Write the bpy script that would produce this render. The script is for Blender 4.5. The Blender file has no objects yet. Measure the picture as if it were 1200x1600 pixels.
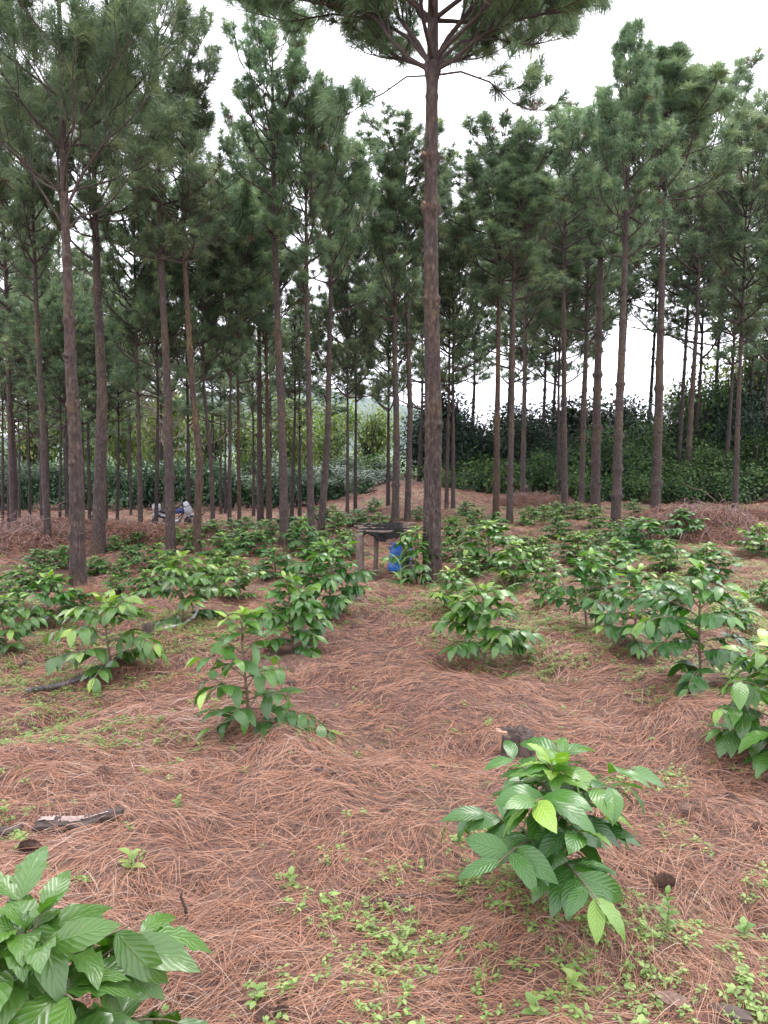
import bpy, math, random
import numpy as np
R = math.radians
sc = bpy.context.scene
col = sc.collection

# ------------------------------------------------------------------ camera, sky, sun, exposure
CAM = np.array([0.0, 0.0, 1.6]); F = 1160.0; PITCH = math.atan(100 / F)
cam = bpy.data.cameras.new('camera'); camo = bpy.data.objects.new('camera', cam); col.objects.link(camo)
camo.location = CAM; camo.rotation_euler = (math.pi / 2 - PITCH, 0, 0)
cam.sensor_fit = 'VERTICAL'; cam.sensor_height = 36; cam.lens = 36 * F / 1600
cam.clip_start = 0.05; cam.clip_end = 6000
sc.camera = camo
SUN_EL, SUN_AZ = R(58), R(25)           # azimuth measured from +Y towards +X
w = bpy.data.worlds.new('World'); sc.world = w; w.use_nodes = True
nt = w.node_tree; nt.nodes.clear()
sky = nt.nodes.new('ShaderNodeTexSky'); sky.sky_type = 'NISHITA'; sky.sun_disc = False
sky.sun_elevation = SUN_EL; sky.sun_rotation = SUN_AZ
tc = nt.nodes.new('ShaderNodeTexCoord'); mp = nt.nodes.new('ShaderNodeMapping'); mp.inputs['Scale'].default_value = (1, 1, 2.5)
cn = nt.nodes.new('ShaderNodeTexNoise'); cn.inputs['Scale'].default_value = 2.2; cn.inputs['Detail'].default_value = 5
cr = nt.nodes.new('ShaderNodeValToRGB')
cr.color_ramp.elements[0].position = .25; cr.color_ramp.elements[0].color = (9.2, 9.1, 10.0, 1)
cr.color_ramp.elements[1].position = .75; cr.color_ramp.elements[1].color = (11.4, 11.2, 11.9, 1)
mx = nt.nodes.new('ShaderNodeMix'); mx.data_type = 'RGBA'; mx.inputs[0].default_value = .93
bg = nt.nodes.new('ShaderNodeBackground'); bg.inputs['Strength'].default_value = .15
wo = nt.nodes.new('ShaderNodeOutputWorld')
L = nt.links.new
L(tc.outputs['Generated'], mp.inputs[0]); L(mp.outputs[0], cn.inputs['Vector']); L(cn.outputs['Fac'], cr.inputs[0])
L(sky.outputs[0], mx.inputs[6]); L(cr.outputs[0], mx.inputs[7]); L(mx.outputs[2], bg.inputs[0]); L(bg.outputs[0], wo.inputs[0])
sl = bpy.data.lights.new('sun', 'SUN'); sl.energy = 1.5; sl.angle = R(25); sl.color = (1, .96, .9)
so = bpy.data.objects.new('sun', sl); col.objects.link(so)
so.rotation_euler = (-(math.pi / 2 - SUN_EL), 0, -SUN_AZ); so.location = (5, 20, 30)
sc.view_settings.view_transform = 'Standard'; sc.view_settings.look = 'None'
sc.view_settings.exposure = 1.12; sc.view_settings.gamma = 1
sc.cycles.max_bounces = 8; sc.cycles.diffuse_bounces = 4; sc.cycles.glossy_bounces = 2
sc.cycles.transmission_bounces = 4; sc.cycles.transparent_max_bounces = 4; sc.cycles.volume_bounces = 0

# ------------------------------------------------------------------ noise, terrain
def _h(ix, iy, s):
    h = (ix.astype(np.int64) * 374761393 + iy.astype(np.int64) * 668265263 + s * 974634777) & 0xFFFFFFFF
    h = ((h ^ (h >> 13)) * 1274126177) & 0xFFFFFFFF
    h = (h ^ (h >> 16)) & 0xFFFFFF
    return h / float(0xFFFFFF)
def vn(x, y, s=0):
    x = np.asarray(x, float); y = np.asarray(y, float)
    ix = np.floor(x); iy = np.floor(y); fx = x - ix; fy = y - iy
    fx = fx * fx * (3 - 2 * fx); fy = fy * fy * (3 - 2 * fy)
    a = _h(ix, iy, s); b = _h(ix + 1, iy, s); c = _h(ix, iy + 1, s); d = _h(ix + 1, iy + 1, s)
    return (a + (b - a) * fx) * (1 - fy) + (c + (d - c) * fx) * fy
def fbm(x, y, s=0, o=3):
    t = 0; a = .5
    for i in range(o):
        t = t + a * vn(x * 2 ** i, y * 2 ** i, s + i); a *= .5
    return t / (1 - .5 ** o)
def sst(a, b, x):
    t = np.clip((x - a) / (b - a), 0, 1); return t * t * (3 - 2 * t)
MOUNDS = [(-1.15, 2.75, .35, .07), (-.35, 2.2, .4, .05), (.45, 4.9, .5, .08), (1.55, 3.9, .45, .09), (2.1, 4.4, .5, .08), (-.9, 5.3, .5, .05),
          (-1.9, 5.0, .5, .06), (-.4, 8.0, .7, .06)]
def H(x, y):
    x = np.asarray(x, float); y = np.asarray(y, float)
    A = np.interp(x / 22, [-.7, -.25, -.12, -.05, .02, .08, .16, .3, .7], [-.6, -.6, -.5, -.15, .30, .22, -.05, -.25, -.3])
    z = A * sst(12, 26, y)
    z = z - 2.5 * sst(45, 120, y)
    fall = 1 - sst(30, 60, np.hypot(x, y))
    bill = 1 - np.abs(2 * fbm(x * .75 + 3, y * .75 + 1, 5, 2) - 1)
    z = z + fall * (.17 * (bill - .8) + .18 * (fbm(x * 2.1, y * 2.1, 9, 3) - .5) + .045 * (vn(x * 6.5, y * 6.5, 19) - .5))
    for mx_, my_, r_, h_ in MOUNDS:
        z = z + h_ * np.exp(-((x - mx_) ** 2 + (y - my_) ** 2) / (r_ * r_))
    # low litter ridge between the left back rows
    z = z + .22 * np.exp(-((y - 15.6 - .6 * np.sin(x * .7)) ** 2) / .8) * sst(-3.2, -4.6, x) * (.6 + .8 * fbm(x * .8, y * .8, 31, 2))
    return z
def hz(x, y): return float(H(x, y))
Z0 = hz(0, 0)
CAM[2] = 1.6
def ray(px, py):
    u = (px - 600) / F; v = -(py - 800) / F
    c, s = math.cos(PITCH), math.sin(PITCH)
    return np.array([u, c + v * s, -s + v * c])
def gp(px, py):
    d = ray(px, py)
    t = np.concatenate([np.arange(1, 12, .01), np.arange(12, 70, .05)])
    P = CAM + t[:, None] * d
    below = P[:, 2] < H(P[:, 0], P[:, 1])
    i = int(np.argmax(below)) if below.any() else len(t) - 1
    return float(P[i, 0]), float(P[i, 1])
def at(px, py, Y):
    d = ray(px, py); t = Y / d[1]
    return CAM + d * t

# ------------------------------------------------------------------ objects
def tag(o, label=None, cat=None, group=None, kind=None):
    if label: o['label'] = label
    if cat: o['category'] = cat
    if group: o['group'] = group
    if kind: o['kind'] = kind
    return o
def thing(name, loc, label, cat, group=None, rz=0.0, sc_=1.0):
    o = bpy.data.objects.new(name, None); col.objects.link(o)
    o.location = loc; o.rotation_euler = (0, 0, rz); o.scale = (sc_, sc_, sc_); o.empty_display_size = .2
    return tag(o, label, cat, group)
def link(name, mesh, parent=None, loc=(0, 0, 0)):
    o = bpy.data.objects.new(name, mesh); col.objects.link(o); o.location = loc
    if parent: o.parent = parent
    return o
class Geo:
    def __init__(s): s.V = []; s.Q = []; s.T = []; s.A = {}; s.U = []; s.n = 0
    def add(s, V, Q=None, T=None, uv=None, **at_):
        V = np.asarray(V, np.float32).reshape(-1, 3)
        if Q is not None and len(Q): s.Q.append(np.asarray(Q, np.int64) + s.n)
        if T is not None and len(T): s.T.append(np.asarray(T, np.int64) + s.n)
        s.V.append(V); s.U.append(np.zeros((len(V), 2), np.float32) if uv is None else np.asarray(uv, np.float32))
        for k in ('rnd', 'age'):
            a = at_.get(k, 0.5)
            s.A.setdefault(k, []).append(np.broadcast_to(np.asarray(a, np.float32), (len(V),)).copy())
        s.n += len(V)
    def mesh(s, name, mat, smooth=True, attrs=True):
        me = bpy.data.meshes.new(name)
        V = np.concatenate(s.V)
        Q = np.concatenate(s.Q) if s.Q else np.zeros((0, 4), np.int64)
        T = np.concatenate(s.T) if s.T else np.zeros((0, 3), np.int64)
        me.vertices.add(len(V)); me.vertices.foreach_set('co', V.ravel())
        li = np.concatenate([Q.ravel(), T.ravel()]).astype(np.int32)
        me.loops.add(len(li)); me.loops.foreach_set('vertex_index', li)
        nq, ntr = len(Q), len(T)
        st = np.concatenate([np.arange(nq) * 4, nq * 4 + np.arange(ntr) * 3]).astype(np.int32)
        me.polygons.add(nq + ntr); me.polygons.foreach_set('loop_start', st)
        me.polygons.foreach_set('use_smooth', np.full(nq + ntr, smooth))
        me.update(calc_edges=True)
        if attrs:
            for k, a in s.A.items():
                at_ = me.attributes.new(k, 'FLOAT', 'POINT'); at_.data.foreach_set('value', np.concatenate(a))
            uvl = me.uv_layers.new(name='UVMap'); U = np.concatenate(s.U)
            uvl.data.foreach_set('uv', U[li].ravel())
        me.validate()
        me.materials.append(mat)
        return me
def nrm(a): return a / np.maximum(np.linalg.norm(a, axis=-1, keepdims=True), 1e-9)
def tube(g, path, rad, sides=6, cap=True, **kw):
    path = np.asarray(path, float); n = len(path)
    rad = np.broadcast_to(np.asarray(rad, float), (n,))
    tan = nrm(np.gradient(path, axis=0))
    ref = np.array([0, 0, 1.0]) if abs(tan[:, 2]).mean() < .8 else np.array([1.0, 0, 0])
    a = nrm(np.cross(tan, ref)); b = np.cross(tan, a)
    th = np.linspace(0, 2 * math.pi, sides, endpoint=False)
    V = path[:, None] + rad[:, None, None] * (np.cos(th)[None, :, None] * a[:, None] + np.sin(th)[None, :, None] * b[:, None])
    i = np.arange(n - 1)[:, None] * sides; j = np.arange(sides)[None]; j2 = (j + 1) % sides
    Q = np.stack([i + j, i + j2, i + sides + j2, i + sides + j], -1).reshape(-1, 4)
    V = V.reshape(-1, 3); T = []
    if cap:
        V = np.vstack([V, path[0], path[-1]]); c0 = n * sides; k = np.arange(sides); k2 = (k + 1) % sides
        T = np.vstack([np.stack([k2, k, np.full(sides, c0)], 1), np.stack([(n - 1) * sides + k, (n - 1) * sides + k2, np.full(sides, c0 + 1)], 1)])
    uv = np.zeros((len(V), 2)); g.add(V, Q, T, uv, **kw)
def leaves(g, P, D, N, L_, W, droop, rnd, age, nu=6, nv=2, ripple=0.0, fold=.18, pw=.8):
    P, D, N = (np.asarray(a, float) for a in (P, D, N)); n = len(P)
    D = nrm(D); N = nrm(N - D * np.sum(N * D, -1, keepdims=True)); S = np.cross(D, N)
    u = np.linspace(0, 1, nu + 1); prof = np.clip(np.sin(math.pi * u ** pw), 0, 1) ** .9; prof[0] = .03; prof[-1] = .0
    phi = droop[:, None] * (u[None] - .15); du = 1 / nu
    X = np.concatenate([np.zeros((n, 1)), np.cumsum(np.cos(phi[:, 1:]) * du, 1)], 1)
    Zc = np.concatenate([np.zeros((n, 1)), -np.cumsum(np.sin(phi[:, 1:]) * du, 1)], 1)
    v = np.linspace(-1, 1, nv + 1)
    ph = (rnd * 40)[:, None, None]
    lat = v[None, None] * prof[None, :, None] * W[:, None, None]
    k = 5.5
    lift = fold * np.abs(lat) * np.cos(rnd * 9)[:, None, None] ** 2 + ripple * W[:, None, None] * np.sin(2 * math.pi * k * u[None, :, None] + ph + 1.2 * np.sign(v)[None, None]) * np.abs(v)[None, None] * prof[None, :, None]
    V = P[:, None, None] + D[:, None, None] * (X * L_[:, None])[:, :, None, None] + N[:, None, None] * ((Zc * L_[:, None])[:, :, None] + lift)[..., None] + S[:, None, None] * lat[..., None]
    m = (nu + 1) * (nv + 1)
    i = np.arange(nu)[:, None] * (nv + 1); j = np.arange(nv)[None]
    q = np.stack([i + j, i + nv + 1 + j, i + nv + 2 + j, i + j + 1], -1).reshape(-1, 4)
    Q = (np.arange(n)[:, None, None] * m + q[None]).reshape(-1, 4)
    uv = np.stack(np.broadcast_arrays(u[None, :, None], (v * .5 + .5)[None, None]), -1); uv = np.broadcast_to(uv, (n, nu + 1, nv + 1, 2)).reshape(-1, 2)
    g.add(V.reshape(-1, 3), Q, None, uv, rnd=np.repeat(rnd, m), age=np.repeat(age, m))
def needles(g, P, D, L_, W, droop, rnd, age, rs):
    n = len(P); D = nrm(D); D2 = nrm(D + np.stack([0 * droop, 0 * droop, -droop], 1))
    S = nrm(np.cross(D, rs.normal(size=(n, 3))))
    p1 = P + D * (L_ * .5)[:, None]; p2 = p1 + D2 * (L_ * .5)[:, None]
    w = W[:, None] * .5
    V = np.stack([P - S * w * .7, P + S * w * .7, p1 - S * w, p1 + S * w, p2 - S * w * .25, p2 + S * w * .25], 1)
    q = np.array([[0, 1, 3, 2], [2, 3, 5, 4]]); Q = (np.arange(n)[:, None, None] * 6 + q).reshape(-1, 4)
    g.add(V.reshape(-1, 3), Q, None, rnd=np.repeat(rnd, 6), age=np.repeat(age, 6))

# ------------------------------------------------------------------ materials
class M_:
    def __init__(s, name):
        s.m = bpy.data.materials.new(name); s.m.use_nodes = True; s.t = s.m.node_tree; s.t.nodes.clear()
        s.out = s.n('ShaderNodeOutputMaterial'); s.b = s.n('ShaderNodeBsdfPrincipled'); s.l(s.b.outputs[0], s.out.inputs[0])
    def n(s, t, **k):
        x = s.t.nodes.new(t)
        for a, b in k.items(): setattr(x, a, b)
        return x
    def l(s, a, b): s.t.links.new(a, b)
    def attr(s, name): return s.n('ShaderNodeAttribute', attribute_name=name).outputs['Fac']
    def ramp(s, fac, els, interp='LINEAR'):
        r = s.n('ShaderNodeValToRGB'); r.color_ramp.interpolation = interp; e = r.color_ramp.elements
        while len(e) < len(els): e.new(.5)
        for x, (p, c) in zip(e, els): x.position = p; x.color = (*c, 1)
        s.l(fac, r.inputs[0]); return r.outputs[0]
    def fr(s, fac, a, b, lo=0., hi=1.):
        r = s.n('ShaderNodeMapRange'); s.l(fac, r.inputs[0])
        for i, v in zip((1, 2, 3, 4), (a, b, lo, hi)): r.inputs[i].default_value = v
        return r.outputs[0]
    def mix(s, f, a, b, blend='MIX'):
        x = s.n('ShaderNodeMix', data_type='RGBA', blend_type=blend)
        for sock, v in ((x.inputs[0], f), (x.inputs[6], a), (x.inputs[7], b)):
            if isinstance(v, bpy.types.NodeSocket): s.l(v, sock)
            elif isinstance(v, (int, float)): sock.default_value = v
            else: sock.default_value = (*v, 1)
        return x.outputs[2]
    def math(s, op, a, b=0.0, c=0.0):
        x = s.n('ShaderNodeMath', operation=op)
        for i, v in enumerate((a, b, c)):
            if isinstance(v, bpy.types.NodeSocket): s.l(v, x.inputs[i])
            else: x.inputs[i].default_value = v
        return x.outputs[0]
    def coord(s, which='Object', scale=(1, 1, 1)):
        c = s.n('ShaderNodeTexCoord'); m = s.n('ShaderNodeMapping'); m.inputs['Scale'].default_value = scale
        s.l(c.outputs[which], m.inputs[0]); return m.outputs[0]
    def noise(s, vec, scale, detail=3, rough=.5, dist=0.):
        x = s.n('ShaderNodeTexNoise'); x.inputs['Scale'].default_value = scale; x.inputs['Detail'].default_value = detail
        x.inputs['Roughness'].default_value = rough; x.inputs['Distortion'].default_value = dist; s.l(vec, x.inputs['Vector']); return x.outputs['Fac']
    def voro(s, vec, scale, feature='F1'):
        x = s.n('ShaderNodeTexVoronoi', feature=feature); x.inputs['Scale'].default_value = scale; s.l(vec, x.inputs['Vector']); return x.outputs['Distance']
    def bump(s, h, dist, strength=1.0):
        b = s.n('ShaderNodeBump'); b.inputs['Distance'].default_value = dist; b.inputs['Strength'].default_value = strength
        s.l(h, b.inputs['Height']); s.l(b.outputs[0], s.b.inputs['Normal']); return b.outputs[0]
    def set(s, **k):
        for a, v in k.items():
            i = s.b.inputs[a.replace('_', ' ')]
            if isinstance(v, bpy.types.NodeSocket): s.l(v, i)
            elif isinstance(v, tuple) and len(v) == 3: i.default_value = (*v, 1)
            else: i.default_value = v
        return s
    def translucent(s, colr, f, normal=None):
        t = s.n('ShaderNodeBsdfTranslucent'); s.l(colr, t.inputs[0])
        x = s.n('ShaderNodeMixShader'); x.inputs[0].default_value = f
        s.l(s.b.outputs[0], x.inputs[1]); s.l(t.outputs[0], x.inputs[2]); s.l(x.outputs[0], s.out.inputs[0])
        if normal: s.l(normal, t.inputs['Normal'])
    def objrnd(s): return s.n('ShaderNodeObjectInfo').outputs['Random']

def leaf_material(name, dark, mid, young, rough=.38, trans=.25, veins=True, spec=.5):
    m = M_(name); rnd = m.attr('rnd'); age = m.attr('age')
    c = m.ramp(age, [(0, dark), (.5, mid), (1, young)])
    c = m.mix(m.fr(rnd, 0, 1, 0, .45), c, m.mix(1.0, c, (.6, .68, .6), 'MULTIPLY'))
    if veins:
        sp_ = m.noise(m.coord('Object'), 75, 3, .6); pt = m.noise(m.coord('Object'), 9, 2)
        c = m.mix(m.math('MULTIPLY', m.fr(sp_, .68, .72, 0, 1), m.fr(pt, .5, .56, 0, .8)), c, (.20, .15, .05)); c = m.mix(m.fr(pt, .35, .65, 0, .3), c, m.mix(1.0, c, (1.35, 1.2, .8), 'MULTIPLY'))
    hs = m.n('ShaderNodeHueSaturation'); m.l(c, hs.inputs['Color']); m.l(m.fr(m.objrnd(), 0, 1, .48, .515), hs.inputs['Hue'])
    m.l(m.fr(m.objrnd(), 0, 1, 1.15, .85), hs.inputs['Value']); c = hs.outputs[0]
    nn = None
    if veins:
        uv = m.n('ShaderNodeTexCoord').outputs['UV']; sp = m.n('ShaderNodeSeparateXYZ'); m.l(uv, sp.inputs[0])
        av = m.math('ABSOLUTE', m.math('SUBTRACT', sp.outputs[1], .5))
        ph = m.math('SUBTRACT', m.math('MULTIPLY', sp.outputs[0], 9.0), m.math('MULTIPLY', av, 5.0))
        wv = m.math('ABSOLUTE', m.math('SINE', m.math('MULTIPLY', ph, math.pi)))
        vein = m.math('MAXIMUM', m.fr(wv, 0, .16, 1, 0), m.fr(av, .0, .03, 1, 0))
        c = m.mix(m.math('MULTIPLY', vein, .3), c, m.mix(.5, c, (.25, .38, .1)))
        h = m.math('MULTIPLY', m.math('POWER', wv, .5), m.fr(av, 0, .05, 0, 1))
        nn = m.bump(h, .0022, .7)
    m.set(Base_Color=c, Roughness=rough); m.b.inputs['Specular IOR Level'].default_value = spec
    if veins: m.b.inputs['Coat Weight'].default_value = .4; m.b.inputs['Coat Roughness'].default_value = .24
    tcol = m.mix(1.0, c, (1.5, 1.9, .5), 'MULTIPLY'); m.translucent(tcol, trans, nn)
    return m.m
MAT = {}
MAT['coffee'] = leaf_material('coffee_leaf', (.02, .07, .016), (.058, .165, .024), (.24, .38, .055), .3, .22)
MAT['hedge'] = leaf_material('hedge_leaf', (.014, .045, .02), (.03, .085, .03), (.09, .18, .05), .3, .2, False, .6)
MAT['weed'] = leaf_material('weed_leaf', (.11, .19, .05), (.19, .29, .08), (.3, .4, .13), .55, .3, False)
MAT['broad_yellow'] = leaf_material('yellow_green_leaf', (.05, .10, .025), (.13, .18, .04), (.30, .32, .10), .5, .3, False)
MAT['broad_mid'] = leaf_material('mid_green_leaf', (.012, .034, .012), (.032, .08, .02), (.12, .21, .05), .5, .2, False, .3)
MAT['broad_shade'] = leaf_material('shade_darkened_leaf', (.007, .018, .01), (.013, .032, .016), (.035, .075, .025), .55, .15, False, .25)  # near-black leaf colour stands in for deep shade along the forest edge
MAT['broad_olive'] = leaf_material('olive_grey_leaf', (.10, .12, .06), (.17, .19, .09), (.27, .28, .14), .5, .3, False)

def needle_material(name, a, b, c_, trans=.15):
    m = M_(name)
    c = m.ramp(m.attr('age'), [(0, a), (.6, b), (1, c_)])
    c = m.mix(m.fr(m.attr('rnd'), 0, 1, 0, .7), c, m.mix(1.0, c, (.5, .56, .62), 'MULTIPLY'))
    c = m.mix(m.fr(m.attr('rnd'), 1.5, 1.6, 0, 1), c, (.17, .10, .055))
    hs = m.n('ShaderNodeHueSaturation'); m.l(c, hs.inputs['Color']); m.l(m.fr(m.objrnd(), 0, 1, .485, .51), hs.inputs['Hue'])
    m.l(m.fr(m.objrnd(), 0, 1, .85, 1.2), hs.inputs['Value']); c = hs.outputs[0]
    m.set(Base_Color=c, Roughness=.4); m.b.inputs['Specular IOR Level'].default_value = .8; m.translucent(c, trans)
    return m.m
MAT['pine'] = needle_material('pine_needle', (.12, .195, .10), (.23, .34, .165), (.42, .51, .22), .42)
MAT['litter'] = None
def litter_mat():
    m = M_('fallen_needle')
    c = m.ramp(m.attr('rnd'), [(0, (.03, .017, .013)), (.3, (.12, .06, .043)), (.5, (.30, .13, .07)), (.72, (.37, .19, .115)), (.88, (.36, .245, .18)), (1, (.56, .43, .35))])
    v = m.coord('Object'); n = m.noise(v, .7, 3)
    c = m.mix(m.fr(n, .4, .65, 0, .35), c, m.mix(1.0, c, (.85, .76, .74), 'MULTIPLY'))
    m.set(Base_Color=c, Roughness=.6); return m.m
MAT['litter'] = litter_mat()
def ground_mat():
    m = M_('needle_ground'); v = m.coord('Object')
    fine = m.noise(v, 38, 5, .7, 1.2); mid = m.noise(v, 5, 4, .6, .8); big = m.noise(v, .45, 3)
    c = m.ramp(fine, [(.25, (.025, .016, .013)), (.42, (.085, .045, .034)), (.58, (.22, .11, .078)), (.8, (.36, .21, .165))])
    c = m.mix(m.fr(mid, .4, .68, 0, .45), c, m.mix(1.0, c, (.5, .44, .42), 'MULTIPLY'))
    green = m.math('MULTIPLY', m.fr(big, .52, .62, 0, 1), m.fr(m.noise(v, 14, 4, .7), .5, .62, 0, .7))
    c = m.mix(green, c, (.20, .23, .09))
    sp = m.n('ShaderNodeSeparateXYZ'); m.l(v, sp.inputs[0]); c = m.mix(m.fr(sp.outputs[1], 33, 42, 0, 1), c, (.06, .10, .03))
    m.set(Base_Color=c, Roughness=.9); m.bump(m.math('ADD', fine, m.math('MULTIPLY', mid, 1.5)), .03, .8); return m.m
MAT['ground'] = ground_mat()
def bark_mat(name, scale=1.0, lich=.5, tint=(1, 1, 1), furrow=1.0):
    m = M_(name); v = m.coord('Object', (1, 1, .32))
    ds = m.n('ShaderNodeVectorMath', operation='ADD')
    nz = m.n('ShaderNodeTexNoise'); nz.inputs['Scale'].default_value = 9 * scale; m.l(v, nz.inputs['Vector'])
    sc2 = m.n('ShaderNodeVectorMath', operation='SCALE'); sc2.inputs[3].default_value = .06 / scale; m.l(nz.outputs['Color'], sc2.inputs[0])
    m.l(v, ds.inputs[0]); m.l(sc2.outputs[0], ds.inputs[1]); vv = ds.outputs[0]
    v3 = m.n('ShaderNodeVectorMath', operation='MULTIPLY'); m.l(vv, v3.inputs[0]); v3.inputs[1].default_value = (1, 1, .55)
    cr_ = m.voro(v3.outputs[0], 44 * scale, 'DISTANCE_TO_EDGE'); cr2 = m.fr(cr_, 0, .22, 0, 1)
    rg = m.noise(m.coord('Object', (1, 1, .16)), 46 * scale, 4, .7); rg2 = m.fr(rg, .36, .56, 0, 1)
    cr2 = m.math('MULTIPLY', m.fr(cr2, 0, 1, .2 if scale < .9 else .4, 1), rg2)
    n1 = m.noise(m.coord('Object', (1, 1, .6)), 40 * scale, 5, .7); n2 = m.noise(m.coord('Object', (1, 1, .5)), 2.2, 3)
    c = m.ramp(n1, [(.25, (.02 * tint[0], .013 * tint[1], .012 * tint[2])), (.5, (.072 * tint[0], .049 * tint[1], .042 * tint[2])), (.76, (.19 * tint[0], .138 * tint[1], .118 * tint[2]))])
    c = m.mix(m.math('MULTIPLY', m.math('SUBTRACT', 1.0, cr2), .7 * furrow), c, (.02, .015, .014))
    lm = m.math('MULTIPLY', m.math('MULTIPLY', m.fr(n2, .5, .62, 0, 1), m.fr(n1, .4, .6, 0, 1)), lich)
    c = m.mix(lm, c, (.15, .10, .035))
    gm = m.math('MULTIPLY', m.fr(m.noise(m.coord('Object'), 7, 4, .7), .56, .66, 0, .3), cr2); c = m.mix(gm, c, (.2, .19, .17))
    m.set(Base_Color=c, Roughness=.88); m.bump(m.math('ADD', cr2, m.math('MULTIPLY', n1, .6)), .012, .9 * furrow); return m.m
MAT['bark'] = bark_mat('pine_bark', 1.0, .55)
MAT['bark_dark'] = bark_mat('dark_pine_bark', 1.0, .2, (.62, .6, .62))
MAT['bark_orange'] = bark_mat('lichened_pine_bark', 1.0, 1.0, (1.15, .95, .75))
MAT['bark_near'] = bark_mat('furrowed_pine_bark', .55, .4, (1.0, .95, .92), 1.0)
def simple(name, c1, c2, scale=20, rough=.7, bump=.003, metallic=0, stretch=(1, 1, 1)):
    m = M_(name); n = m.noise(m.coord('Object', stretch), scale, 4, .6); c = m.ramp(n, [(.3, c1), (.7, c2)])
    m.set(Base_Color=c, Roughness=rough, Metallic=metallic); m.bump(n, bump); return m.m
MAT['limb'] = simple('limb_bark', (.03, .02, .018), (.085, .058, .05), 30, .85, .004)
MAT['stem'] = simple('coffee_stem', (.09, .06, .04), (.2, .16, .1), 40, .8, .002)
MAT['twig_dead'] = simple('dead_twig', (.2, .15, .13), (.42, .34, .3), 25, .85, .003)
MAT['black_pipe'] = simple('dusty_black_plastic', (.035, .032, .033), (.11, .095, .095), 18, .45, .0005)
MAT['grey_pipe'] = simple('pale_grey_plastic', (.3, .29, .29), (.5, .48, .48), 25, .5, .0005)
MAT['sheet'] = simple('charred_plastic_sheet', (.003, .003, .003), (.009, .008, .008), 30, .9, .01)
MAT['post'] = simple('debarked_post', (.06, .042, .035), (.17, .125, .105), 24, .85, .006, 0, (1, 1, .2))
MAT['fresh_wood'] = simple('split_pale_wood', (.2, .1, .065), (.42, .25, .17), 30, .7, .004, 0, (1, 1, .2))
MAT['rotten'] = simple('rotten_wood', (.025, .018, .015), (.13, .095, .08), 28, .9, .01, 0, (.3, 1, 1))
MAT['pale_bark'] = simple('peeling_pale_wood', (.2, .14, .12), (.42, .31, .27), 24, .8, .004)
MAT['cone'] = simple('pine_cone', (.08, .048, .036), (.22, .13, .1), 60, .8, .002)
MAT['blue'] = simple('blue_drum_plastic', (.012, .09, .38), (.025, .16, .55), 6, .42, .001)
MAT['blue_dark'] = simple('dark_blue_panel', (.02, .03, .10), (.05, .07, .2), 8, .3, .0005)
MAT['white_panel'] = simple('white_panel', (.22, .22, .25), (.42, .42, .46), 8, .3, .0005)
MAT['black_panel'] = simple('black_panel', (.01, .01, .012), (.03, .03, .034), 20, .4, .0005)
MAT['rubber'] = simple('tyre_rubber', (.012, .012, .012), (.03, .028, .026), 40, .8, .002)
MAT['metal'] = simple('dull_metal', (.25, .25, .26), (.45, .45, .46), 30, .35, .0005, .9)
MAT['sheet'].node_tree.nodes['Principled BSDF'].inputs['Specular IOR Level'].default_value = .12
m = M_('clear_windshield'); m.set(Base_Color=(.75, .77, .82), Roughness=.15, Transmission_Weight=.5); MAT['glass'] = m.m
MAT['hill'] = simple('distant_forest', (.02, .045, .025), (.05, .085, .04), .02, .95, .5)

# ------------------------------------------------------------------ ground and far hill
def axis(a, b, fine_lo, fine_hi, step, grow):
    xs = list(np.arange(fine_lo, fine_hi, step)); s = step; x = fine_hi
    while x < b: xs.append(x); s *= grow; x += s
    xs.append(b); s = step; x = fine_lo - step; lo = []
    while x > a: lo.append(x); s *= grow; x -= s
    lo.append(a); return np.array(lo[::-1] + xs)
gx = axis(-1400, 1400, -4.5, 4.5, .045, 1.045); gy = axis(-60, 3000, 1.2, 9, .045, 1.03)
X, Y = np.meshgrid(gx, gy); Zg = H(X, Y)
g = Geo(); nx, ny = len(gx), len(gy)
i = np.arange(ny - 1)[:, None] * nx; j = np.arange(nx - 1)[None]
g.add(np.stack([X, Y, Zg], -1).reshape(-1, 3), np.stack([i + j, i + j + 1, i + nx + j + 1, i + nx + j], -1).reshape(-1, 4))
o = link('ground', g.mesh('ground', MAT['ground'], attrs=False)); tag(o, kind='structure')
hx = np.linspace(-1300, 1300, 121); hy = np.linspace(1100, 2600, 40); X, Y = np.meshgrid(hx, hy)
prof = 95 * np.exp(-((X + 190) / 150) ** 2) + 62 * np.exp(-((X + 430) / 130) ** 2) + 45 * np.exp(-((X - 30) / 120) ** 2) + 40 + 20 * vn(X / 130, Y / 200, 4) + 8 * vn(X / 25, Y / 60, 8)
Zh = -3 + prof * np.sin(np.clip((Y - 1100) / 1500, 0, 1) * math.pi) ** .7 * (1 - .75 * sst(80, 300, X)) * (1 - .6 * sst(-500, -900, X))
g = Geo(); i = np.arange(39)[:, None] * 121; j = np.arange(120)[None]
g.add(np.stack([X, Y, Zh], -1).reshape(-1, 3), np.stack([i + j, i + j + 1, i + 122 + j, i + 121 + j], -1).reshape(-1, 4))
o = link('distant_hill', g.mesh('distant_hill', MAT['hill'], attrs=False)); tag(o, kind='structure')

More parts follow.
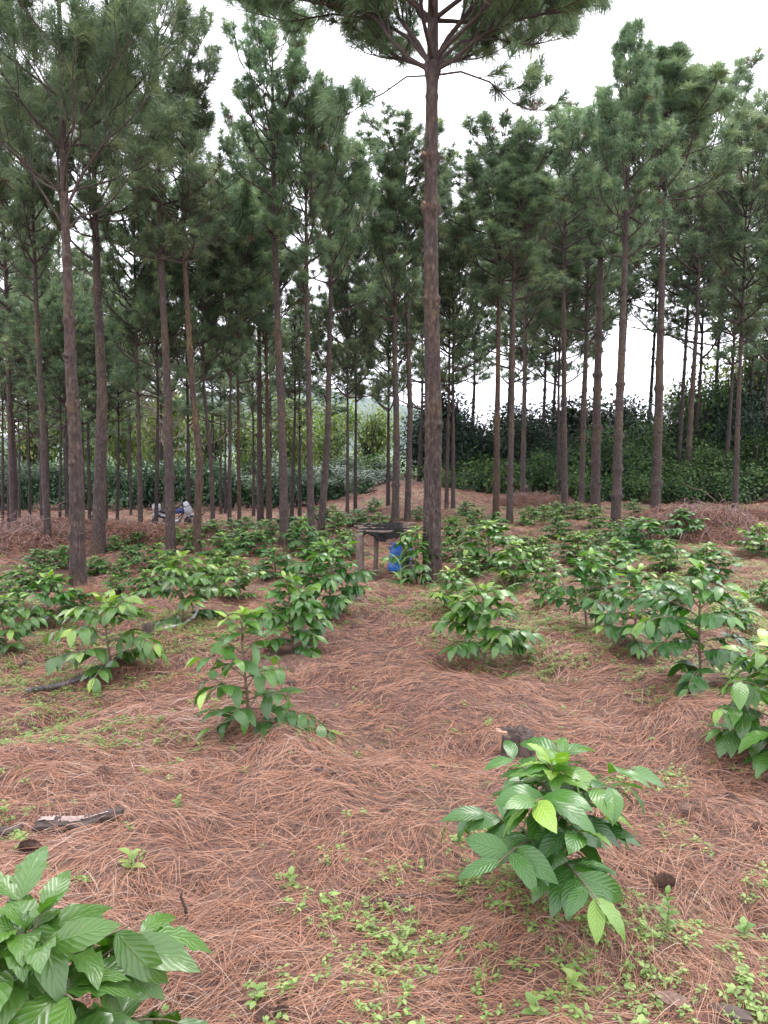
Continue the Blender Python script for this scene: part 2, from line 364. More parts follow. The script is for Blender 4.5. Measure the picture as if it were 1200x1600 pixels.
# ------------------------------------------------------------------ needle litter
def build_litter():
    rs = np.random.RandomState(11); g = Geo()
    N = 122000                                                   # fascicles of three needles
    t = rs.rand(N); d = (1.2 ** .5 + t * (27 ** .5 - 1.2 ** .5)) ** 2
    a = (rs.rand(N) * 2 - 1) * .66
    x = (d + 1.3) * a; y = d - .15
    bare = fbm(x * 1.3 + 7, y * 1.3, 21, 3); keep = bare > .25 + .08 * rs.rand(N)
    x, y, d = x[keep], y[keep], d[keep]; n = len(x)
    ang = fbm(x * .9, y * .9, 41, 2) * math.pi * 3.2 + rs.normal(0, .75, n)
    wid = .0015 * np.maximum(1, d / 2.2) ** .8
    for k in range(3):
        th = ang + rs.normal(0, .22, n); Ln = np.where(rs.rand(n) < .3, rs.uniform(.03, .09, n), rs.uniform(.10, .22, n)); cv = rs.normal(0, .3, n)
        lift = rs.exponential(.055, n) * np.where(rs.rand(n) < .05, 3.5, 1); z0 = rs.uniform(.001, .018, n)
        px, py = x.copy(), y.copy(); pts = []
        for s in range(4):
            f = s / 3
            hh = H(px, py) + z0 + Ln * lift * math.sin(f * math.pi) * .8 + .004 * rs.rand(n)
            pts.append(np.stack([px.copy(), py.copy(), hh], 1)); px = px + np.cos(th) * Ln / 3; py = py + np.sin(th) * Ln / 3; th = th + cv / 3
        P = np.stack(pts, 1); T_ = nrm(np.gradient(P, axis=1)); S = nrm(np.cross(T_, nrm(np.array([0, -.55, .83]) + rs.normal(0, .4, (n, 1, 3)))))
        wv = (wid[:, None] * np.array([.6, 1, .9, .3])[None])[..., None] * .5
        V = np.stack([P - S * wv, P + S * wv], 2).reshape(-1, 3)
        q = np.array([[0, 1, 3, 2], [2, 3, 5, 4], [4, 5, 7, 6]]); Q = (np.arange(n)[:, None, None] * 8 + q).reshape(-1, 4)
        patch = fbm(x * .8, y * .8, 61, 2)
        rv = np.clip(rs.beta(1.5, 1.5, n) * .85 + patch * .5 - .2, 0, 1)
        g.add(V, Q, None, rnd=np.repeat(rv, 8))
    o = link('pine_needle_litter', g.mesh('pine_needle_litter', MAT['litter'])); tag(o, 'reddish brown carpet of fallen pine needles over the ground', 'pine needles', kind='stuff')
build_litter()

# ------------------------------------------------------------------ low weeds
def weed_leaves(g, x, y, z, rs, size, nl, nu=3):
    P = []; D = []; Nn = []; Ls = []; 
    n = len(x)
    for k in range(nl):
        az = rs.rand(n) * 6.28 if k % 2 == 0 else az + math.pi + rs.normal(0, .3, n)
        el = rs.uniform(-.1, .6, n); hh = size * rs.uniform(.1, 1.1, n)
        P.append(np.stack([x + np.cos(az) * .003, y + np.sin(az) * .003, z + hh], 1))
        D.append(np.stack([np.cos(az) * np.cos(el), np.sin(az) * np.cos(el), np.sin(el)], 1))
        Nn.append(np.stack([-np.cos(az) * .3, -np.sin(az) * .3, np.ones(n)], 1)); Ls.append(size * rs.uniform(.5, 1.05, n))
    P, D, Nn, Ls = np.concatenate(P), np.concatenate(D), np.concatenate(Nn), np.concatenate(Ls); m = len(P)
    leaves(g, P, D, Nn, Ls, Ls * rs.uniform(.2, .33, m), rs.uniform(.1, .9, m), rs.rand(m), np.clip(rs.normal(.55, .25, m), 0, 1), nu, 2)
def build_weeds():
    rs = np.random.RandomState(5); g = Geo(); N = 210000
    d = (1.5 + rs.rand(N) ** 1.1 * 22); a = (rs.rand(N) * 2 - 1) * .62; x = (d + 1.0) * a; y = d
    f = fbm(x * .85 + 20, y * .85, 71, 3) + .10 * sst(-.1, .5, x / y) + .08 * np.exp(-((x - .75) ** 2 + (y - 2.35) ** 2) / .3)
    f += .16 * np.exp(-((y - 6.2) / 1.0) ** 2) * sst(0.0, .25, a) - .15 * sst(.15, -.35, a)
    small = fbm(x * 5, y * 5, 77, 2)
    keep = (f > .47) & (small > .42) & (rs.rand(N) < np.clip((f - .44) * 4, .1, 1)) & (rs.rand(N) < d / 7)
    extra = (rs.rand(N) < .008) & (small > .4); keep |= extra
    x, y, d = x[keep], y[keep], d[keep]; z = H(x, y) + .012
    weed_leaves(g, x, y, z, rs, rs.uniform(.011, .028, len(x)) * np.where(rs.rand(len(x)) < .08, 1.5, 1), 8)
    # grey green thin grass and mossy fines among them
    n2 = 9000; k = rs.randint(0, len(x), n2); gx_ = x[k] + rs.normal(0, .08, n2); gy_ = y[k] + rs.normal(0, .08, n2)
    az = rs.rand(n2) * 6.28; el = rs.uniform(.3, 1.3, n2)
    needles(g, np.stack([gx_, gy_, H(gx_, gy_)], 1), np.stack([np.cos(az) * np.cos(el), np.sin(az) * np.cos(el), np.sin(el)], 1), rs.uniform(.03, .08, n2), np.full(n2, .002) * np.maximum(1, d[k] / 3), rs.uniform(.3, 1.2, n2), rs.rand(n2), rs.uniform(.5, 1, n2), rs)
    o = link('ground_cover', g.mesh('ground_cover', MAT['weed'])); tag(o, 'patches of small light green weeds over the fallen needles', 'weeds', kind='stuff')
build_weeds()

# ------------------------------------------------------------------ pines
def rotv(az, el): return np.array([math.cos(az) * math.cos(el), math.sin(az) * math.cos(el), math.sin(el)])
class Crown:
    """collects branch polylines and shoots (tuft positions)"""
    def __init__(s, seed, more=False): s.more = more; s.rs = np.random.RandomState(seed); s.br = []; s.sh = []
    def limb(s, p0, az, el, Ln, r0, up=.5, steps=8, order=0, tufts=True, path=None, subs=None):
        rs = s.rs; pts = [np.array(p0, float)]
        if path is not None:
            pts = [np.array(p, float) for p in path]
        else:
            a, e = az, el
            for k in range(steps):
                a += rs.normal(0, .09); e += up / steps + rs.normal(0, .07); e = min(e, 1.35)
                pts.append(pts[-1] + rotv(a, e) * Ln / steps)
        P = np.array(pts); n = len(P); s.br.append((order, P, np.linspace(r0, max(.004, r0 * .22), n)))
        if order == 0:
            ns = subs if subs is not None else int(3 + Ln * 4.2)
            for q in range(ns):
                t = .3 + .68 * (q + rs.rand()) / ns; i = min(int(t * (n - 1)), n - 2); f = t * (n - 1) - i
                p = P[i] * (1 - f) + P[i + 1] * f; d = nrm(P[i + 1] - P[i]); ba = math.atan2(d[1], d[0]); be = math.asin(np.clip(d[2], -1, 1))
                sd = 1 if q % 2 else -1
                s.limb(p, ba + sd * rs.uniform(.45, 1.0), be + rs.normal(.12, .3), min(Ln * .45, .9) * (1.25 - t) * rs.uniform(.7, 1.3) + .1, r0 * .4 * (1.2 - t * .6), up=.7, steps=4, order=1, tufts=tufts)
        d = nrm(P[-1] - P[-2])
        if tufts:
            s.sh.append((P[-1], nrm(d + np.array([0, 0, .8])), 1.0))
            if order == 1 and n > 3:
                for f in ((.3, .5, .75, .9) if s.more else (.5,) if rs.rand() < .75 else (.4, .72)):
                    i = int(f * (n - 1)); az2 = rs.rand() * 6.28
                    s.sh.append((P[i], nrm(nrm(P[i + 1] - P[i]) + rotv(az2, .3) * .7), .85))
    def foliage(s, nn=44, wid=.0045, Ln=.21, lean_up=0.0):
        rs = s.rs; g = Geo(); base = []; dr = []; Ls = []; dp = []; ag = []; rv = []
        for p, d, k in s.sh:
            n = int(nn * k); sl = rs.uniform(.05, .16); tr_ = rs.rand(); t = rs.rand(n) ** .7
            ax = nrm(np.cross(d, rs.normal(size=3))); bx = np.cross(d, ax); th = rs.rand(n) * 6.28
            spread = np.clip(rs.normal(.85, .3, n) - .4 * t, .08, 1.45)
            dd = np.cos(spread)[:, None] * d + np.sin(spread)[:, None] * (np.cos(th)[:, None] * ax + np.sin(th)[:, None] * bx)
            base.append(p + (t * sl)[:, None] * d); dr.append(dd); Ls.append(Ln * rs.uniform(.75, 1.2, n) * (1 - .25 * t) * rs.uniform(.8, 1.15))
            dp.append(rs.uniform(.5, 1.3, n)); ta = rs.rand() ** 1.3 * .75; ag.append(np.clip(ta + .35 * t * rs.rand(n), 0, 1)); rv.append(np.clip(tr_ + rs.normal(0, .12, n), 0, 1) if rs.rand() > .007 else np.full(n, 2.0))
        c = np.concatenate; P = c(base)
        needles(g, P, c(dr), c(Ls), np.full(len(P), wid), c(dp), c(rv), c(ag), rs); return g
    def tubes(s, g=None):
        g = g or Geo()
        for o_, P, r in s.br: tube(g, P, r, 6 if o_ == 0 else 4, cap=False)
        return g
def crown_variant(seed, hc=5.0, R_=1.5, sp=.42, base_el=.35, dens=1.0, nn=44, wid=.0045, shape=0, low_sparse=True):
    c = Crown(seed); rs = c.rs; z = 0.0; k = 0
    while z < hc * .97:
        t = z / hc
        prof_ = (1 - t) ** .75 * (.72 + .5 * min(1, t * 3.2)) if shape == 0 else math.sin(math.pi * (.12 + .85 * (1 - t) ** .9)) ** .8
        nb = rs.randint(3, 6) if t < .75 else 3; a0 = rs.rand() * 6.28
        for q in range(nb):
            Lb = R_ * prof_ * rs.uniform(.75, 1.2) + .14
            if low_sparse and t < .14 and rs.rand() < .35: continue
            if rs.rand() < .12: Lb *= .5
            c.limb((0, 0, z + rs.normal(0, .04)), a0 + q * 6.28 / nb + rs.normal(0, .25), base_el + .55 * t + rs.normal(0, .12), Lb, (.012 + .02 * (1 - t)) * min(1.3, R_ / 1.5), up=.55, subs=int((2.5 + Lb * 3.5) * dens))
        z += sp * rs.uniform(.75, 1.25) * (1 - .45 * t); k += 1
    for q in range(5):  # candles at the leader
        c.sh.append((np.array([0, 0, hc - .08 * q]), nrm(np.array([rs.normal(0, .3), rs.normal(0, .3), 1])), 1.0))
    return c
VAR = []
for sd, R_, sp, shp, dn in ((1, 1.5, .40, 0, 1.0), (2, 1.6, .45, 1, .95), (3, 1.45, .42, 0, 1.1), (4, 1.5, .5, 1, .8), (5, 1.4, .38, 0, 1.0), (6, 1.6, .46, 1, 1.05)):
    c = crown_variant(sd, 5.0, R_, sp, .3, dn, shape=shp)
    VAR.append((c.tubes().mesh('pine_limbs', MAT['limb'], attrs=False), c.foliage(54, .0102, .26).mesh('pine_foliage', MAT['pine'], smooth=False)))
VFAR = []
for sd in (11, 12, 13):
    c = crown_variant(sd, 5.0, 1.6, .5, .2, .8, shape=sd % 2)
    VFAR.append((c.tubes().mesh('far_pine_limbs', MAT['limb'], attrs=False), c.foliage(30, .013, .25).mesh('far_pine_foliage', MAT['pine'], smooth=False)))

def trunk_geo(pts, r0, rb, hb, htop, seed, sides=14, step=.06, rough=.0, knot=.6, loc=None):
    """pts: local (x,y,z) path through which the trunk passes; returns Geo and centre function"""
    rs = np.random.RandomState(seed); pts = np.array(pts); zs = np.arange(-.15, htop, step)
    xs = np.interp(zs, pts[:, 2], pts[:, 0]); ys = np.interp(zs, pts[:, 2], pts[:, 1])
    kk = max(3, int(.5 / step)) | 1; ker = np.hanning(kk + 2)[1:-1]; ker /= ker.sum()
    sm = lambda a: np.convolve(np.pad(a, kk // 2, mode='edge'), ker, 'valid')
    xs = sm(xs) + .012 * (fbm(zs * .9, zs * 0, seed, 2) - .5); ys = sm(ys)
    r = np.interp(zs, [-.15, 0, .25, .8, hb, htop], [r0 * 1.45, r0 * 1.22, r0 * 1.05, r0 * .95, rb, .012])
    th = np.linspace(0, 2 * math.pi, sides, endpoint=False)
    Rr = r[:, None] * np.ones((1, sides))
    z = rs.uniform(.5, .9); stubs = []
    while z < min(hb + 2, htop):
        stubs.append(z); w_ = rs.uniform(.02, .035) + r0 * .10; b = knot * rs.uniform(.4, 1.25)
        lob = .45 + .55 * np.clip(np.cos(th * rs.randint(2, 5) + rs.rand() * 6.28) + .3 * rs.normal(size=sides), -.4, 1)
        Rr += (r0 * .9 * b * np.exp(-((zs - z) / w_) ** 2))[:, None] * np.clip(lob, .1, 1)[None]
        z += rs.uniform(.3, .75)
    ang = th[None] * 3 / math.pi; Rr += r[:, None] * .06 * (fbm(ang + 10, zs[:, None] * 2.5 + 0 * ang, seed + 3, 2) - .5) * np.sin(th / 2)[None]
    if rough:
        # furrowed plates: periodic angular cells stretched along the trunk
        n_ = 15; aa = th / (2 * math.pi) * n_; warp = 1.1 * (vn(zs[:, None] * 3, aa[None] * 0 + np.cos(th)[None] * 2 + 5, 4) - .5)
        cc = np.abs(((aa[None] + warp + .5 * np.floor(zs[:, None] * 7 + .4 * np.sin(aa)[None] * 3)) % 1) - .5) * 2
        d2 = np.abs(((zs[:, None] * 7 + .9 * np.sin(aa * 2.1)[None]) % 1) - .5) * 2
        fur = np.clip(np.minimum(1 - cc, 1 - d2 * .98) * 5, 0, 1)
        fade = np.interp(zs, [0, 2.2, 4.0, 6], [1, .8, .3, .2])[:, None]
        Rr += rough * fade * (fur - .6) + rough * .5 * fade * (fbm(aa[None] * 2 + 0 * zs[:, None], zs[:, None] * 30, 8, 2) - .5)
    V = np.stack([xs[:, None] + Rr * np.cos(th), ys[:, None] + Rr * np.sin(th), zs[:, None] + 0 * Rr], -1).reshape(-1, 3)
    n = len(zs); i = np.arange(n - 1)[:, None] * sides; j = np.arange(sides)[None]; j2 = (j + 1) % sides
    g = Geo(); g.add(V, np.stack([i + j, i + j2, i + sides + j2, i + sides + j], -1).reshape(-1, 4))
    for zz in stubs:
        if zz > hb + .3 or knot < .1: continue
        rz_ = float(np.interp(zz, zs, r)); cx, cy = float(np.interp(zz, zs, xs)), float(np.interp(zz, zs, ys))
        for q in range(rs.randint(2, 5)):
            a = rs.rand() * 6.28; e = rs.uniform(.1, .7); d = rotv(a, e); p = np.array([cx, cy, zz + rs.normal(0, .02)]) + d * rz_ * .8; Ls_ = rz_ * rs.uniform(.35, .75) * (3 if rs.rand() < .05 else 1)
            tube(g, [p, p + d * Ls_ * .6, p + d * Ls_ + np.array([0, 0, Ls_ * .15])], [rz_ * .26, rz_ * .2, rz_ * .13], 6)
    return g, (lambda z: (float(np.interp(z, zs, xs)), float(np.interp(z, zs, ys))))
def pine(pxb, pyb, w_, mids, ybr, ytop, rpx, label, group=None, var=0, mat='bark', seed=None, far=False, Yd=None):
    if Yd is None: x, y = gp(pxb, pyb)
    else: y = Yd; x = float(at(pxb, 700, y)[0])
    z = hz(x, y); seed = seed or int(pxb * 7 + 3) % 9973
    t = thing('pine_tree', (x, y, z), label, 'pine tree', group)
    pts = [(0, 0, -.2)]; 
    for (a, b) in mids:
        p = at(a, b, y); pts.append((p[0] - x, 0, p[2] - z))
    hb = float(at(600, ybr, y)[2]) - z; ht = float(at(600, ytop, y)[2]) - z
    lx = pts[-1][0] + (pts[-1][0] / max(pts[-1][2], 1)) * (hb - pts[-1][2]) if pts[-1][2] < hb else None
    if lx is not None: pts.append((lx, 0, hb))
    pts.append((pts[-1][0], 0, ht)); pts.sort(key=lambda q: q[2])
    s_ = y / F; r0 = w_ * .5 * s_ * .80
    g, cf = trunk_geo(pts, r0, r0 * .55, hb, ht, seed, 14 if w_ > 8 else 8, .06 if w_ > 8 else .12)
    link('trunk', g.mesh('trunk', MAT[mat], attrs=False), t)
    V = (VFAR if far else VAR); lm, fm = V[var % len(V)]
    cx, cy = cf(hb + .3); sz = (ht - hb) / 5.0; sx = rpx * s_ / (1.4 if far else 1.38)
    for nm, me in (('limbs', lm), ('foliage', fm)):
        o = link(nm, me, t, (cx, cy, hb)); o.scale = (sx, sx, sz); o.rotation_euler = (0, 0, (seed % 63) / 10)
    return t
GB = 'thin dark pines in the shaded back rows'
LB = 'thin dark pine standing in the shaded back rows'
PINES = [
 (152,865,25,[(160,620),(152,460)],430,60,120,'thick rough pine right behind the big left front pine, forking high up',None,0,'bark'),
 (75,857,14,[(66,640),(60,540)],470,170,95,'straight slim pine left of the big left front pine, beside the clay path',None,1,'bark'),
 (22,835,13,[(15,640),(12,530)],480,150,100,'slim pine behind the heap of dead branches at the left edge',None,2,'bark'),
 (267,868,19,[(262,620),(253,430)],400,-20,120,'tall knotty pine just left of the curved trunk, motorcycle seen beside it',None,3,'bark'),
 (305,865,15,[(312,720),(300,600),(290,430)],410,130,100,'orange brown pine with a gently curved trunk, leaning left at the top',None,4,'bark_orange'),
 (445,855,18,[(440,650),(430,400)],370,60,100,'tall straight pine with an open pointed crown between coffee bushes left of centre',None,3,'bark'),
 (487,850,14,[(482,600),(480,490)],460,170,85,'dark slim pine left of the pine that leans right, near the log stand',None,5,'bark'),
 (500,830,14,[(512,680),(516,500)],490,170,90,'pine with a bowed trunk leaning right, behind the dark slim pine',None,0,'bark'),
 (220,840,10,[(216,640)],600,290,95,'thin pine with bare lower limbs left of the motorcycle',None,1,'bark'),
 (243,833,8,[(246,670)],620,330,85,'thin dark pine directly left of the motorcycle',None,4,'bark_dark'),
 (333,832,9,[(331,740),(320,620)],590,290,85,'thin pine with a crooked trunk right of the motorcycle',None,2,'bark'),
 (358,830,8,[(360,610)],590,330,85,'left one of two very thin pines in front of the far coffee hedge',None,5,'bark'),
 (374,828,8,[(372,640)],600,300,80,'right one of two very thin pines in front of the far coffee hedge, yellowish bark',None,0,'bark_orange'),
 (407,825,13,[(405,560)],540,240,90,'left trunk of the close pair of pines left of centre',None,1,'bark'),
 (421,825,11,[(417,600)],560,300,85,'right trunk of the close pair of pines left of centre, mustard lichen',None,2,'bark_orange'),
 (295,824,9,[(294,700)],660,380,85,'dark pine behind the motorcycle, right of the knotty pine',None,3,'bark_dark'),
 (543,805,7,[(543,650)],620,340,75,'leftmost thin pine on the bare slope behind the log stand',None,4,'bark'),
 (555,802,7,[(556,650)],630,330,75,'second thin dark pine on the bare slope behind the log stand',None,5,'bark_dark'),
 (617,820,15,[(620,700),(617,560)],540,280,80,'pale knobbly pine directly behind the log stand',None,0,'bark'),
 (636,815,12,[(641,650),(637,500),(632,440)],440,225,95,'pine with a bent upper stem just left of the large centre trunk',None,1,'bark'),
 (606,792,8,[(607,660)],640,400,75,'thin black trunk half hidden behind the pale knobbly pine',None,2,'bark_dark'),
 (697,795,8,[(701,640)],610,320,90,'left one of twin thin pines just right of the large centre trunk',None,3,'bark'),
 (708,795,8,[(708,640)],600,360,90,'right one of twin thin pines just right of the large centre trunk',None,4,'bark'),
 (775,812,13,[(777,650),(779,500)],480,235,105,'mustard tinted pine nearest to the right of the centre trunk',None,5,'bark_orange'),
 (796,818,13,[(799,650),(802,490)],470,255,100,'pine with yellowish lower bark, one trunk right of the mustard tinted pine',None,0,'bark'),
 (817,787,10,[(820,530)],510,255,90,'pale thin pine farther back among the three right of centre',None,2,'bark'),
 (882,803,13,[(881,490)],460,235,90,'straight dark pine with a round green bush at its foot, right of centre',None,3,'bark'),
 (908,788,11,[(916,550)],520,275,80,'grey pine at the forest edge between two thicker trunks',None,4,'bark'),
 (930,797,19,[(932,650),(938,440)],410,200,100,'thick pine leaning slightly right beside the small coffee bush at the forest edge',None,5,'bark'),
 (962,825,19,[(967,650),(976,430)],400,60,80,'tall thick reddish pine with the highest tip on the right side',None,2,'bark'),
 (1024,815,19,[(1030,600),(1035,400)],380,90,140,'thick straight pine with the widest crown on the right, behind the bushy coffee row',None,0,'bark'),
 (1072,782,12,[(1080,640),(1089,500)],490,165,105,'pine leaning right behind the brush pile',None,1,'bark'),
 (1148,800,11,[(1158,520)],530,240,105,'slim dark pine right of the brush pile',None,5,'bark'),
 (873,782,8,[(873,650)],600,300,70,'thin blackish pine in the shade behind the straight dark pine',None,2,'bark_dark'),
 (1236,806,15,[(1243,520)],500,250,110,'pine whose boughs reach in from the right edge',None,4,'bark'),
 (-70,880,18,[(-85,520)],440,60,120,'pine whose boughs reach in from the left edge',None,3,'bark'),
]
for k, p in enumerate(PINES): pine(*p[:8], group=p[8], var=p[9], mat=p[10])
for k, (a, b, w_, lean, yb, yt) in enumerate([(4,826,6,0,640,400),(12,832,6,2,650,380),(47,826,6,-2,660,420),(64,834,6,0,640,400),(92,832,6,3,670,430),(104,832,8,0,660,390),(166,812,6,-2,680,430),(183,813,6,2,660,450),
        (140,824,7,-2,640,380),(345,803,5,0,660,470),(352,804,5,0,680,430),(455,812,8,4,640,400),(468,808,7,0,670,450),(396,807,6,0,680,460),(130,808,5,0,690,440),(204,806,5,0,690,440),(30,810,5,0,690,420),(75,808,5,0,700,440)]):
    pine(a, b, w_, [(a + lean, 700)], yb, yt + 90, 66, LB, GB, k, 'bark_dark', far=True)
GF = 'pines of the far back rows, only their crowns clear'
for k, (a, Yd, yb, yt) in enumerate([(-40,30,680,330),(60,34,690,400),(150,29,680,380),(250,36,670,440),(330,34,660,450),(420,33,650,440),(510,30,650,430),(655,30,640,380),(735,33,600,360),(100,27,660,360),(-90,26,650,300),(20,26,660,350),(200,27,640,400),(790,32,600,330),(860,34,590,320),(925,33,560,330),(1085,30,560,330),(1135,27,570,300),(1190,29,590,290),(1010,34,520,330),(965,31,500,330),(905,29,560,360),(845,31,590,360),(815,28,600,380),(1165,31,560,330),(1110,33,540,340),(1060,28,500,300)]):
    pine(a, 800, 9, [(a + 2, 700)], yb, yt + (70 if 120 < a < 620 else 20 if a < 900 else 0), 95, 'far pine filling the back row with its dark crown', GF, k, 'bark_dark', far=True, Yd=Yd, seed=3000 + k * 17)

# ---- large centre pine
def centre_pine():
    x, y = gp(675, 916); z = hz(x, y); t = thing('pine_tree', (x, y, z), 'large straight pine in the centre foreground with furrowed bark and knotty rings', 'pine tree')
    pts = [(0, 0, -.2)]
    for a, b in ((675, 800), (678, 660), (674, 470), (672, 325), (675, 105)):
        p = at(a, b, y); pts.append((p[0] - x, 0, p[2] - z))
    hb = pts[-1][2]; ht = hb + 4.6; pts.append((pts[-1][0] + .05, 0, ht)); s_ = y / F; r0 = 13.8 * s_
    g, cf = trunk_geo(pts, r0, 8.6 * s_, hb, ht, 77, 110, .018, .018, .0)
    # whorl scars at the heights seen
    V = np.concatenate(g.V)
    rs = np.random.RandomState(3)
    for py_, amp, wd in ((325, .062, .085), (245, .042, .06), (468, .040, .07), (663, .040, .05), (735, .018, .03), (105, .04, .12), (560, .012, .03), (150, .014, .03), (400, .012, .03), (800, .012, .03)):
        zz = float(at(600, py_, y)[2]) - z; cx, cy = cf(zz)
        d = V[:, :2] - np.array([cx, cy]); rr = np.hypot(d[:, 0], d[:, 1]); th = np.arctan2(d[:, 1], d[:, 0])
        lob = .55 + .45 * np.cos(th * 4 + py_) + .5 * (vn(th * 4 + 20, V[:, 2] * 22, 5) - .5)
        up = V[:, 2] - zz; env = np.exp(-(up / np.where(up > 0, wd * .55, wd)) ** 2) * amp * lob
        V[:, :2] += (d / np.maximum(rr, 1e-4)[:, None] * env[:, None]).astype(np.float32)
    g.V = [V]; tr = link('trunk', g.mesh('trunk', MAT['bark_near'], attrs=False), t)
    for py_, sx_ in ((322, -.8), (245, -.9), (663, .3)):
        zz = float(at(600, py_, y)[2]) - z; cx, cy = cf(zz); gs = Geo(); r_ = r0 * .8
        tube(gs, [(0, .05, 0), (sx_ * .03, -.015, .012), (sx_ * .045, -.04, .02)], [.024, .018, .012], 9)
        o = link('branch_stub', gs.mesh('branch_stub', MAT['fresh_wood'], attrs=False), tr, (cx + sx_ * r_ * .75, cy - r_ * .62, zz))
    fol = Crown(55, True); rs = fol.rs
    def limb(path=None, az=0, el=.4, Ln=2.2, zz=hb, r=.035, up=.35, subs=None, **k):
        cx, cy = cf(zz); n0 = len(fol.br); fol.more = r >= .02
        if path is not None:
            fol.limb(None, 0, 0, Ln, r, path=[(q[0] - x, q[1] - y, q[2] - z) for q in path], subs=subs)
        else: fol.limb((cx, cy, zz), az, el, Ln, r, up=up, subs=subs)
        gg = Geo()
        for o_, P, rr in fol.br[n0:]: tube(gg, P, rr, 8 if o_ == 0 else 5, cap=False)
        link('branch', gg.mesh('branch', MAT['limb'], attrs=False), t)
    def P(lst, dy): return [at(a, b, y + dy * f) for f, (a, b) in zip(np.linspace(0, 1, len(lst)), lst)]
    limb(P([(675,112),(640,92),(612,62),(590,30),(545,12),(470,0),(390,-12)], .5), r=.028, subs=30)
    limb(P([(675,108),(655,70),(625,30),(600,-10),(570,-60),(540,-90)], .9), r=.03, subs=22)
    limb(P([(675,112),(712,92),(745,60),(790,38),(840,22),(890,18),(925,8)], -.2), r=.03, subs=26)
    limb(P([(675,106),(700,60),(735,15),(770,-30),(820,-70),(850,-90)], .5), r=.034, subs=22)
    limb(P([(678,118),(720,112),(765,128),(800,160),(830,172),(838,140)], .3), r=.014, subs=9, Ln=.75)
    limb(P([(672,118),(635,120),(600,145),(572,160),(545,178),(532,168)], -.6), r=.011, subs=6, Ln=.6)
    limb(P([(675,105),(640,60),(590,30),(520,22),(450,34),(370,14)], 1.3), r=.024, subs=20)
    limb(P([(675,105),(720,65),(770,60),(830,70),(880,60)], 1.4), r=.024, subs=20)
    for az, el, Ln, zz in ((4.4, .35, 2.0, hb + .05), (5.2, .4, 1.9, hb + .02), (1.2, .5, 2.1, hb + .05), (2.1, .45, 2.0, hb)):
        limb(None, az, el, Ln, zz, .027, subs=18)
    zz = hb + .5
    while zz < ht - .3:
        t_ = (zz - hb) / (ht - hb); a0 = rs.rand() * 6.28
        for q in range(5): limb(None, a0 + q * 1.257 + rs.normal(0, .2), .35 + .5 * t_, 2.1 * (1 - t_) ** .7 + .3, zz, .03 * (1 - t_ * .5))
        zz += .55
    link('foliage', fol.foliage(95, .0062, .26).mesh('foliage', MAT['pine'], smooth=False), t)
centre_pine()
# ---- large left front pine
def left_pine():
    x, y = gp(122, 918); z = hz(x, y); t = thing('pine_tree', (x, y, z), 'large rough barked pine at the left front with curved limbs rising right', 'pine tree')
    pts = [(0, 0, -.2)]
    for a, b in ((118, 700), (110, 560), (103, 370), (97, 150)):
        p = at(a, b, y); pts.append((p[0] - x, 0, p[2] - z))
    hb = float(at(600, 352, y)[2]) - z; ht = float(at(600, -190, y)[2]) - z; pts.append((pts[-1][0], 0, ht)); s_ = y / F; r0 = 11.5 * s_
    g, cf = trunk_geo(pts, r0, 5.8 * s_, hb, ht, 31, 72, .02, .008, .26)
    link('trunk', g.mesh('trunk', MAT['bark_near'], attrs=False), t)
    fol = Crown(91, True); rs = fol.rs
    def add(f):
        n0 = len(fol.br); f(); gg = Geo()
        for o_, P, rr in fol.br[n0:]: tube(gg, P, rr, 8 if o_ == 0 else 5, cap=False)
        link('branch', gg.mesh('branch', MAT['limb'], attrs=False), t)
    def P(lst, dy): return [tuple(at(a, b, y + dy * f) - np.array([x, y, z])) for f, (a, b) in zip(np.linspace(0, 1, len(lst)), lst)]
    for lst, dy, r, sb in (([(103,362),(106,320),(130,270),(160,225),(200,190),(235,150)], -.2, .021, 9), ([(104,360),(125,338),(155,330),(190,300),(250,290),(310,270)], .6, .016, 8),
                           ([(102,358),(92,300),(90,230),(110,170),(125,120)], .5, .016, 8), ([(98,240),(140,200),(190,160),(235,110),(290,60)], .0, .016, 9),
                           ([(101,355),(60,290),(30,240),(-20,200)], -.3, .015, 7), ([(98,150),(130,110),(180,70),(230,10)], -.2, .014, 9), ([(98,180),(60,120),(20,60),(-30,20)], .2, .014, 9)):
        add(lambda: fol.limb(None, 0, 0, 2, r, path=P(lst, dy), subs=sb))
    zz = hb + .35
    while zz < ht - .2:
        t_ = (zz - hb) / (ht - hb); a0 = rs.rand() * 6.28; cx, cy = cf(zz)
        for q in range(4): add(lambda: fol.limb((cx, cy, zz), a0 + q * 1.57 + rs.normal(0, .25), .3 + .5 * t_, 1.45 * (1 - t_) ** .6 + .25, .014, up=.5))
        zz += .5
    link('foliage', fol.foliage(60, .0056, .24).mesh('foliage', MAT['pine'], smooth=False), t)
left_pine()
# ---- dead, needleless small tree
def dead_tree():
    x, y = gp(258, 822); z = hz(x, y); t = thing('dead_tree', (x, y, z), 'leafless tangle of pale dead twigs on a thin stem behind the knotty pine', 'dead tree')
    g, cf = trunk_geo([(0, 0, -.2), (.1, 0, 2.6)], .05, .03, 2.0, 3.2, 5, 8, .12); link('trunk', g.mesh('trunk', MAT['bark_dark'], attrs=False), t)
    c = Crown(8)
    for q in range(22): c.limb((.08, 0, 1.5 + q * .075), q * 2.4, .1 + .03 * q, c.rs.uniform(.7, 1.3), .011, up=.5, tufts=False, subs=9)
    link('twigs', c.tubes().mesh('twigs', MAT['twig_dead'], attrs=False), t)
dead_tree()
